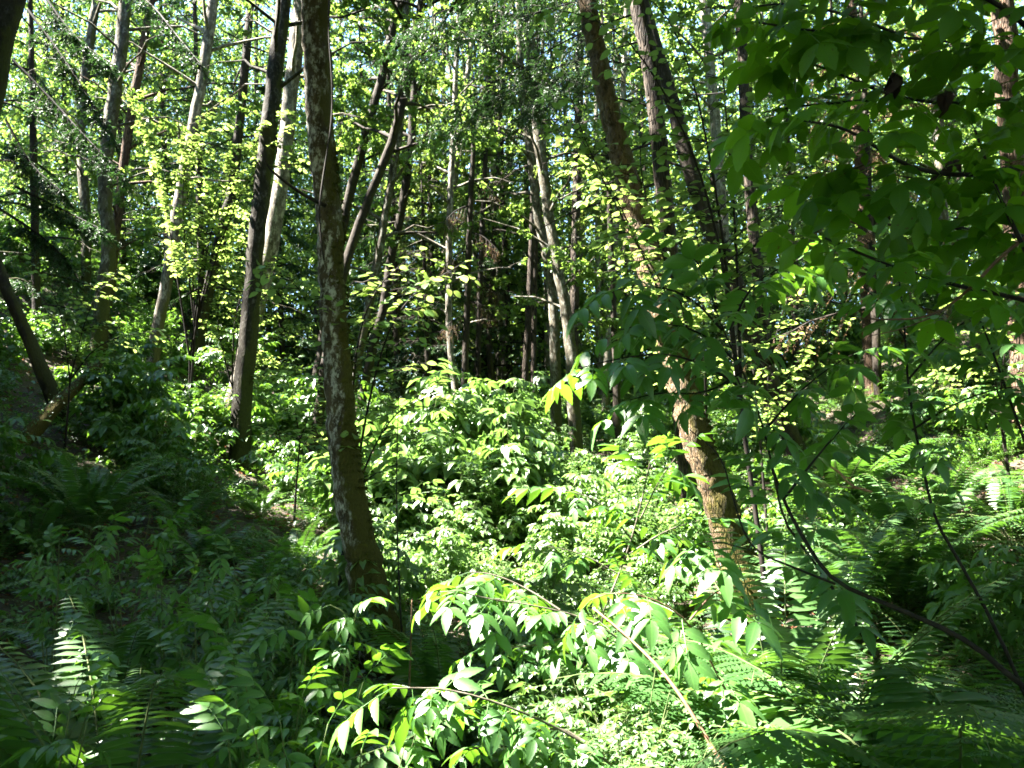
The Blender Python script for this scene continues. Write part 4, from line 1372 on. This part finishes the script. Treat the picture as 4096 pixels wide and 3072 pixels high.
bare("bare_stem", "reddish brown bare stem arching through the small leaved bush at the bottom", "stem", [(738, 790, 2.3), (705, 735, 2.35), (671, 680, 2.4), (630, 638, 2.5), (593, 608, 2.6)], .0065, .003, T_RED)
bare("bare_stem", "thin upright bare stem right of the thick mossy trunk", "stem", [(402, 640, 5.2), (398, 560, 5.2), (396, 480, 5.2), (399, 392, 5.2)], .006, .0025, T_DARK)
bare("bare_stem", "short brown bare stem standing by the mossy trunk foot", "stem", [(409, 690, 4.0), (411, 640, 4.0), (412, 600, 4.0)], .006, .003, T_BROWN)
bare("dead_twig", "crooked pink grey dead twig with a hooked tip above the right ferns", "twig", [(872, 492, 4.6), (850, 486, 4.6), (838, 470, 4.6), (815, 459, 4.6), (814, 464, 4.55)], .007, .005, T_RED, [[(866, 489, 4.6), (840, 487, 4.6), (838, 484, 4.6)], [(851, 478, 4.6), (845, 478, 4.6), (838, 470, 4.6)]])

# the fallen log on the left bank
P = path([(-40, 478, 9.2), (5, 452, 9.5), (32, 432, 9.7), (60, 403, 10.1), (84, 379, 10.5), (100, 362, 10.9)], 40)
root = empty("fallen_log", [P[0][0], P[0][1], float(ground(P[0][0], P[0][1]))], "mossy golden brown fallen log slanting up the left bank", "log")
mb = MB()
tube(mb, P, np.linspace(.10, .07, 40), 16, 0, .4, trunk_lump(5, .12, 0))
mb.build("trunk", [B_LOG], root)
mb = MB()
rg = np.random.default_rng(4)
Q = P[rg.integers(4, 38, 420)] + rg.normal(size=(420, 3)) * [.05, .05, .02] + UP * .10
inst(mb, hexleaf(.5, .1, .2), Q, rg.normal(size=Q.shape) - UP * .6, UP + rg.normal(size=Q.shape) * .5, rg.uniform(.02, .05, 420), rg.uniform(0, 1, 420))
mb.build("moss", [M_HUCKLE], root)

# red dead leaves under the white combed fern
mb = MB()
p = fspot(812, 628, 4.3)
O = p + rg.normal(size=(500, 3)) * [.2, .22, .03] + UP * .12
inst(mb, hexleaf(.5, .15, .3), O, rg.normal(size=O.shape) - UP * .3, UP + rg.normal(size=O.shape) * .6, rg.uniform(.03, .07, 500), rg.uniform(0, 1, 500))
put(mb.build("dead_leaves", [M_DEADLEAF]), kind='stuff', label="heap of reddish dead leaves in the sun beside the white fern")

# ------------------------------------------------------------------ hazels: layered sprays of round leaves
def hazel(label, base_px, Y, sprays, seed, size=.07, spacing=.055, m=None):
    rng = np.random.default_rng(seed)
    b = at(base_px, 400, Y)
    base = np.array([b[0], b[1], float(ground(b[0], b[1]))])
    root = empty("hazel_shrub", base, label, "shrub", "hazels below the trees")
    for pts in sprays:
        P = path(pts)
        ctrl = np.array([base - UP * .1, base * .6 + P[0] * .4 + UP * .35 * max(P[0][2] - base[2], .2) * .4, P[0]])
        P = np.concatenate([smooth_line(ctrl, 10)[:-1], P])
        P = resample(P, 40)
        L = np.sum(np.linalg.norm(np.diff(P, axis=0), axis=1))
        mb = MB()
        tube(mb, P, np.linspace(.012 + .002 * L, .002, 40), 6)
        ml = MB()
        leaves_along(ml, rng, P, L_ROUND, size, spacing, u0=.6, opposite=False, droop=.15, jit=.22, cull=False)
        n = max(int(L * 7.5), 10)
        uu = rng.uniform(.45, .98, n)
        k = (uu * 39).astype(int)
        T = tangents(P)
        for q in range(n):
            t = T[k[q]]
            s = nrm(np.cross(t, UP)) * (1 if q % 2 else -1)
            D = nrm(t * .6 + s * rng.uniform(.4, 1) + UP * rng.uniform(-.3, .12))
            ln = rng.uniform(.25, .6) * (1.25 - uu[q]) * 1.4
            w = np.linspace(0, 1, 6)[:, None]
            B = P[k[q]] + D * ln * w - UP * ln * .25 * w ** 2
            tube(mb, B, np.linspace(.004, .0015, 6), 4, cap=False)
            leaves_along(ml, rng, B, L_ROUND, size, spacing * .8, u0=.1, opposite=False, droop=.15, jit=.25, cull=False)
        st = mb.build("stem", [T_DARK], root)
        ml.build("foliage", [m or M_HAZEL], st)


hazel("hazel with glowing yellow leaves around the foot of the white edged alder", 250, 13.2, [[(232, 380, 13.0), (235, 300, 12.8), (265, 262, 12.4), (320, 250, 12.0)], [(230, 380, 13.0), (215, 320, 12.8), (225, 275, 12.5), (262, 255, 12.2)], [(236, 390, 13.0), (270, 330, 12.7), (320, 322, 12.4)], [(240, 400, 13.0), (255, 378, 12.4), (300, 366, 12.0)], [(232, 380, 13.0), (240, 330, 12.8), (228, 290, 12.6), (222, 262, 12.4)], [(236, 390, 13.0), (250, 300, 12.6), (300, 280, 12.2), (345, 285, 12.0)]], 1, .08, .045)
hazel("tall hazel with bright yellow leaf layers across the pale alder at upper left", 190, 12.6, [[(190, 360, 12.6), (170, 230, 12.4), (150, 130, 12.2), (125, 100, 12)], [(190, 360, 12.6), (205, 230, 12.4), (230, 150, 12.2), (268, 135, 12)], [(195, 330, 12.6), (215, 200, 12.3), (270, 120, 12), (325, 105, 11.8)], [(195, 330, 12.6), (190, 210, 12.4), (180, 140, 12.2), (220, 105, 12)], [(195, 330, 12.6), (225, 200, 12.4), (285, 160, 12.1), (340, 140, 12)], [(195, 330, 12.6), (180, 200, 12.4), (190, 140, 12.1), (235, 125, 11.9)], [(195, 330, 12.6), (230, 210, 12.3), (270, 150, 12), (300, 120, 11.8)]], 2, .09, .045)
hazel("shaded hazel with broad green leaves right of the thick mossy trunk", 345, 6.6, [[(352, 500, 6.5), (372, 380, 6.2), (400, 300, 5.8), (465, 262, 5.4)], [(352, 500, 6.5), (352, 370, 6.2), (370, 290, 5.7), (420, 250, 5.3)], [(348, 500, 6.6), (330, 360, 6.2), (300, 280, 5.8), (250, 262, 5.5)], [(352, 500, 6.5), (385, 420, 6), (440, 380, 5.6)]], 3, .085, .075)
hazel("hazel with translucent yellow green leaves in front of the leaning mossy trunk", 712, 8.0, [[(708, 480, 7.9), (676, 330, 7.2), (610, 180, 5.5), (560, 110, 5.2)], [(708, 480, 7.9), (690, 320, 7.0), (640, 200, 5.5), (640, 90, 5.2)], [(708, 480, 7.9), (668, 300, 7.0), (590, 160, 5.3), (560, 60, 5.0)], [(708, 470, 7.9), (684, 330, 7.2), (640, 240, 5.6), (600, 210, 5.4)], [(708, 470, 7.9), (704, 330, 7.2), (700, 230, 5.7), (670, 180, 5.5)]], 4, .08, .075)
hazel("hazel boughs with large pale leaves hanging at the top centre", 760, 5.6, [[(742, 420, 5.6), (716, 200, 5.2), (640, 40, 4.8), (560, 5, 4.6), (520, 20, 4.5)], [(742, 420, 5.6), (720, 200, 5.2), (680, 20, 4.8), (620, -20, 4.6), (580, -30, 4.5)], [(742, 420, 5.6), (735, 200, 5.2), (720, 60, 4.8), (730, -10, 4.6), (690, -10, 4.5)]], 5, .085, .085)
hazel("hazel leaning right with leaf layers between the dark smooth alder and the narrow trunk", 760, 8.0, [[(760, 440, 8), (750, 330, 7.8), (720, 250, 7.6), (690, 230, 7.4)], [(760, 440, 8), (775, 330, 7.8), (800, 270, 7.5), (840, 255, 7.3)], [(760, 440, 8), (800, 350, 7.8), (850, 320, 7.5)]], 6, .085, .07)
hazel("thin hazel with drooping leaf tiers in front of the gap left of centre", 300, 9.5, [[(300, 440, 9.4), (290, 380, 9.2), (270, 365, 9)], [(300, 440, 9.4), (318, 390, 9.2), (335, 375, 9)], [(300, 440, 9.4), (280, 430, 9.2), (255, 425, 9)]], 7, .08, .06)
hazel("hazel with dim green leaves on the far left below the dark conifer trunk", 70, 10.0, [[(70, 380, 10), (60, 300, 9.8), (30, 260, 9.5)], [(70, 380, 10), (90, 300, 9.8), (120, 270, 9.5)], [(70, 380, 10), (100, 340, 9.7), (160, 330, 9.4)]], 8, .085, .065)
hazel("bright leafed hazel on the rising ground at the right edge", 1000, 8.5, [[(1000, 400, 8.5), (980, 320, 8.3), (950, 290, 8)], [(1000, 400, 8.5), (1010, 300, 8.2), (1000, 230, 8)], [(1000, 420, 8.5), (960, 380, 8.2), (930, 370, 8)]], 9, .09, .065)

# ------------------------------------------------------------------ conifer boughs on their trunks
def bough_into(mb, rng, P, tl, nt, nn, size, hang=.5, nm=1):
    P = resample(P, 24)
    tube(mb, P, np.linspace(.018, .005, 24), 5, 0, cap=False)
    T = tangents(P)
    u = np.linspace(.15, 1, nt)
    k = (u * 23).astype(int)
    sg = np.where(np.arange(nt) % 2, 1.0, -1.0)[:, None]
    t = T[k]
    s = nrm(np.cross(t, UP)) * sg
    D = nrm(t * .7 + s * rng.uniform(.4, 1, (nt, 1)) + UP * rng.uniform(-hang - .4, -hang + .3, (nt, 1)))
    ln = tl * rng.uniform(.5, 1.2, nt) * (1.15 - .6 * u)
    w = np.linspace(0, 1, 5)[None, :, None]
    TW = P[k][:, None] + D[:, None] * ln[:, None, None] * w - UP * hang * .4 * ln[:, None, None] * w ** 2
    # second order twigs
    m2 = 5
    v = rng.uniform(.2, .95, (nt, m2))
    B = TW[:, 0][:, None] + (TW[:, -1] - TW[:, 0])[:, None] * v[..., None]
    D2 = nrm(D[:, None] + rng.normal(size=(nt, m2, 3)) * .6 - UP * .25).reshape(-1, 3)
    l2 = (ln[:, None] * .45 * rng.uniform(.5, 1.1, (nt, m2))).reshape(-1)
    T2 = B.reshape(-1, 1, 3) + D2[:, None] * l2[:, None, None] * w - UP * hang * .3 * l2[:, None, None] * w ** 2
    A = np.concatenate([TW, T2])
    tubes(mb, A, np.full(len(A), .004), np.full(len(A), .0015), 0)
    vv = np.linspace(.02, 1, nn)[None] + np.zeros((len(A), 1))
    idx = np.clip(vv * 4, 0, 3.999)
    i0 = idx.astype(int)
    f = (idx - i0)[..., None]
    r = np.arange(len(A))[:, None]
    O = (A[r, i0] * (1 - f) + A[r, i0 + 1] * f).reshape(-1, 3)
    td = np.repeat(nrm(A[:, -1] - A[:, 0]), nn, 0)
    sd = nrm(np.cross(td, UP)) * np.where(np.arange(len(O)) % 2, 1.0, -1.0)[:, None]
    Dn = td * .7 + sd * rng.uniform(.3, .9, (len(O), 1)) + rng.normal(size=O.shape) * .25
    inst(mb, kite(.24, .45, .03, .05), O, Dn, UP + rng.normal(size=O.shape) * .5, size * rng.uniform(.7, 1.2, len(O)), rng.uniform(0, 1, len(O)), nm)


rng = np.random.default_rng(90)
spr = trunk_of("top left corner")[1]
for pts in [[(13, 60), (55, 103), (87, 139), (123, 174)], [(16, 187), (47, 202), (101, 229)], [(0, 209), (40, 234), (66, 259)], [(28, 10), (68, 63), (110, 134)], [(40, -10), (76, 40), (111, 63)], [(60, -60), (149, 0), (174, 32), (199, 62)], [(6, 120), (30, 165), (60, 190)]]:
    mb = MB()
    bough_into(mb, rng, path([(x, y, 8.7 - .012 * i * x / 10) for i, (x, y) in enumerate(pts)]), .42, 50, 12, .05, .4)
    mb.build("branch", [T_DARK, M_SPRUCE], spr)
fir = trunk_of("furrowed dark fir")[1]
for pts, bare_ in [([(640, 12), (580, 32), (500, 78), (432, 118)], 0), ([(644, 40), (570, 62), (500, 88), (455, 120)], 0), ([(636, -10), (560, 5), (480, 30), (400, 60)], 0), ([(640, -40), (540, -20), (440, 10), (390, 40)], 0), ([(650, 70), (600, 58), (560, 75), (520, 110)], 0),
                   ([(655, 108), (610, 96), (570, 92)], 1), ([(660, 140), (628, 152), (590, 158), (548, 155)], 1), ([(664, 180), (618, 198), (570, 212), (535, 232)], 1), ([(654, 85), (690, 96), (730, 92)], 1), ([(662, 160), (700, 172), (745, 165)], 1)]:
    mb = MB()
    P = path([(x, y, 10.9 - .25 * i) for i, (x, y) in enumerate(pts)])
    if bare_:
        tube(mb, resample(P, 20), np.linspace(.022, .006, 20), 6)
    else:
        bough_into(mb, rng, P, .8, 60, 14, .055, .6)
    mb.build("branch", [T_DARK, M_SPRUCE], fir)
moss = trunk_of("thick mossy trunk with white")[1]
mb = MB()
tube(mb, path([(326, 206, 5.85), (305, 196, 5.8), (285, 182, 5.75), (268, 168, 5.7), (261, 150, 5.7)], 24), np.linspace(.016, .007, 24), 6)
mb.build("branch", [T_DARK], moss)
mb = MB()
tube(mb, path([(324, 260, 5.8), (318, 215, 5.8), (324, 170, 5.8), (331, 130, 5.82), (333, 90, 5.85), (328, 30, 5.85), (330, -30, 5.9)], 30), np.linspace(.008, .006, 30), 6)
mb.build("creeper_stem", [T_DARK], moss)
for _w, _seed in (("thick mossy trunk with white", 1), ("big leaning mossy tree", 2)):
    _l, _root, _C = trunk_of(_w)
    rg = np.random.default_rng(_seed)
    n = 2600
    _z = _C[:, 2] - _C[0, 2]
    k = rg.integers(2, int(np.searchsorted(_z, 4.2)), n)
    a = rg.normal(.1, .75, n)
    dr = np.stack([np.cos(a), np.sin(a), np.zeros(n)], 1)
    clump = np.sin(_z[k] * 5.1 + a * 2.2) + np.sin(_z[k] * 11.3 - a * 3.0) + .8 * np.cos(a)
    kp = clump > .35
    O = (_C[k, :3] + dr * _C[k, 3:4] * 1.0)[kp]
    mb = MB()
    inst(mb, hexleaf(.45, .1, .3), O, (dr[kp] * .8 - UP * .9 + rg.normal(size=O.shape) * .5), dr[kp] + rg.normal(size=O.shape) * .4, rg.uniform(.015, .045, len(O)), rg.uniform(0, 1, len(O)))
    mb.build("moss", [M_MOSS], _root)
tuft = trunk_of("lopsided tuft")
mb = MB()
for pts in [[(475, 122), (472, 112), (470, 104)], [(475, 120), (485, 112), (496, 108)], [(475, 122), (480, 108), (484, 98)], [(475, 122), (466, 118), (462, 112)]]:
    bough_into(mb, rng, path([(x, y, 16) for x, y in pts]), .35, 16, 16, .05, .2)
mb.build("crown", [T_DARK, M_SPRUCE], tuft[1])
# dead drooping twigs along the centre spruce
for k, (y, s) in enumerate([(180, 1), (205, -1), (232, 1), (250, -1), (275, 1), (300, 1), (315, -1)]):
    mb = MB()
    x0 = 471 - (y - 190) * .03
    bough_into(mb, rng, path([(x0, y, 16), (x0 + s * 14, y + 4, 15.9), (x0 + s * 28, y + 18, 15.8)]), .35, 16, 8, .03, 1.2)
    mb.build("branch", [T_DARK, M_DEADNEEDLE], tuft[1])

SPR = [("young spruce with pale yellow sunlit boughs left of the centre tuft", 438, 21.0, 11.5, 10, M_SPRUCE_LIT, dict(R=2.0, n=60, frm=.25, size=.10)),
       ("dark spruce with heavy boughs in the shade left of the white edged alder", 206, 19.0, 16, 11, M_SPRUCE, dict(R=2.4, n=70, frm=.2, size=.09)),
       ("dark spruce behind the gap right of the centre tuft", 512, 22.0, 15, 9, M_SPRUCE, dict(R=2.0, n=70, frm=.12, size=.09)),
       ("dark low spruce filling the shade beneath the centre tuft", 430, 19.0, 8, 7, M_SPRUCE, dict(R=1.7, n=50, frm=.1, size=.08)),
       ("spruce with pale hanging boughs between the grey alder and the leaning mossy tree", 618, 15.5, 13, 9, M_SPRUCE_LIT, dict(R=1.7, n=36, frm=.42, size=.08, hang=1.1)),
       ("dark spruce with drooping boughs at far left", 40, 14.0, 13, 12, M_SPRUCE, dict(R=1.8, n=50, frm=.15, size=.07)),
       ("brownish dying spruce with bare hanging boughs at upper right", 880, 16.0, 16, 10, M_DEADNEEDLE, dict(R=2.3, n=60, frm=.15, size=.07, hang=1.0)),
       ("dark spruce behind the narrow trunk at right", 800, 21.0, 16, 10, M_SPRUCE, dict(R=2.2, n=70, frm=.15, size=.09))]
SPR += [("slim dark spruce behind the slender leaning pair left of centre", 372, 24.0, 15, 8, M_SPRUCE, dict(R=2.2, n=70, frm=.1, size=.1)),
        ("dark spruce closing the gap left of the mottled grey alder", 545, 26.0, 17, 9, M_SPRUCE, dict(R=2.4, n=70, frm=.1, size=.1)),
        ("dark spruce showing through the stems above the left bank", 128, 21.0, 16, 10, M_SPRUCE, dict(R=2.5, n=70, frm=.1, size=.1)),
        ("dark spruce deep in the wood right of the white thin trunk", 655, 24.0, 17, 9, M_SPRUCE, dict(R=2.4, n=70, frm=.1, size=.1)),
        ("dark spruce behind the pale flaking trunk at right", 722, 25.0, 16, 9, M_SPRUCE, dict(R=2.4, n=70, frm=.1, size=.1)),
        ("dark young spruce at the brow behind the golden footed alder", 285, 22.0, 10, 8, M_SPRUCE, dict(R=2.0, n=60, frm=.08, size=.1)),
        ("dark spruce far back at the right edge behind the grey trunk", 970, 22.0, 17, 10, M_SPRUCE, dict(R=2.5, n=70, frm=.1, size=.1))]
SPR += [("tall dark spruce filling the shade between the two leaning alder pairs", 400, 20.0, 17, 9, M_SPRUCE, dict(R=2.3, n=80, frm=.1, size=.1)),
        ("tall dark spruce at the back left, between the grey alder and its forked neighbour", 72, 24.0, 18, 9, M_SPRUCE, dict(R=2.6, n=80, frm=.1, size=.11)),
        ("tall dark spruce behind the foot of the pale grey alder", 172, 23.0, 18, 9, M_SPRUCE, dict(R=2.6, n=80, frm=.1, size=.11)),
        ("dark spruce just behind the centre spruces with drooping lower boughs", 488, 25.0, 17, 9, M_SPRUCE, dict(R=2.5, n=80, frm=.08, size=.11)),
        ("dark spruce between the white thin trunk and the furrowed fir", 632, 28.0, 18, 9, M_SPRUCE, dict(R=2.7, n=80, frm=.08, size=.11)),
        ("dark spruce behind the leaf layers of the right leaning hazel", 765, 23.0, 17, 9, M_SPRUCE, dict(R=2.6, n=80, frm=.08, size=.11)),
        ("dark spruce far back behind the brown trunk among the right shrubs", 850, 24.0, 18, 9, M_SPRUCE, dict(R=2.7, n=80, frm=.08, size=.11)),
        ("dark spruce far back behind the thick mossy trunk", 330, 27.0, 18, 9, M_SPRUCE, dict(R=2.7, n=80, frm=.08, size=.11))]
for i, (lab, px, Y, H, w, m, k) in enumerate(SPR):
    b = at(px, 400, Y)
    tree("spruce_tree", lab, "tree", [(px - 2, 380), (px, 430)], [w * .8, w], Y, H, B_DARK, spruce(mat=m, **k), seed=900 + i, group="spruces among the alders")
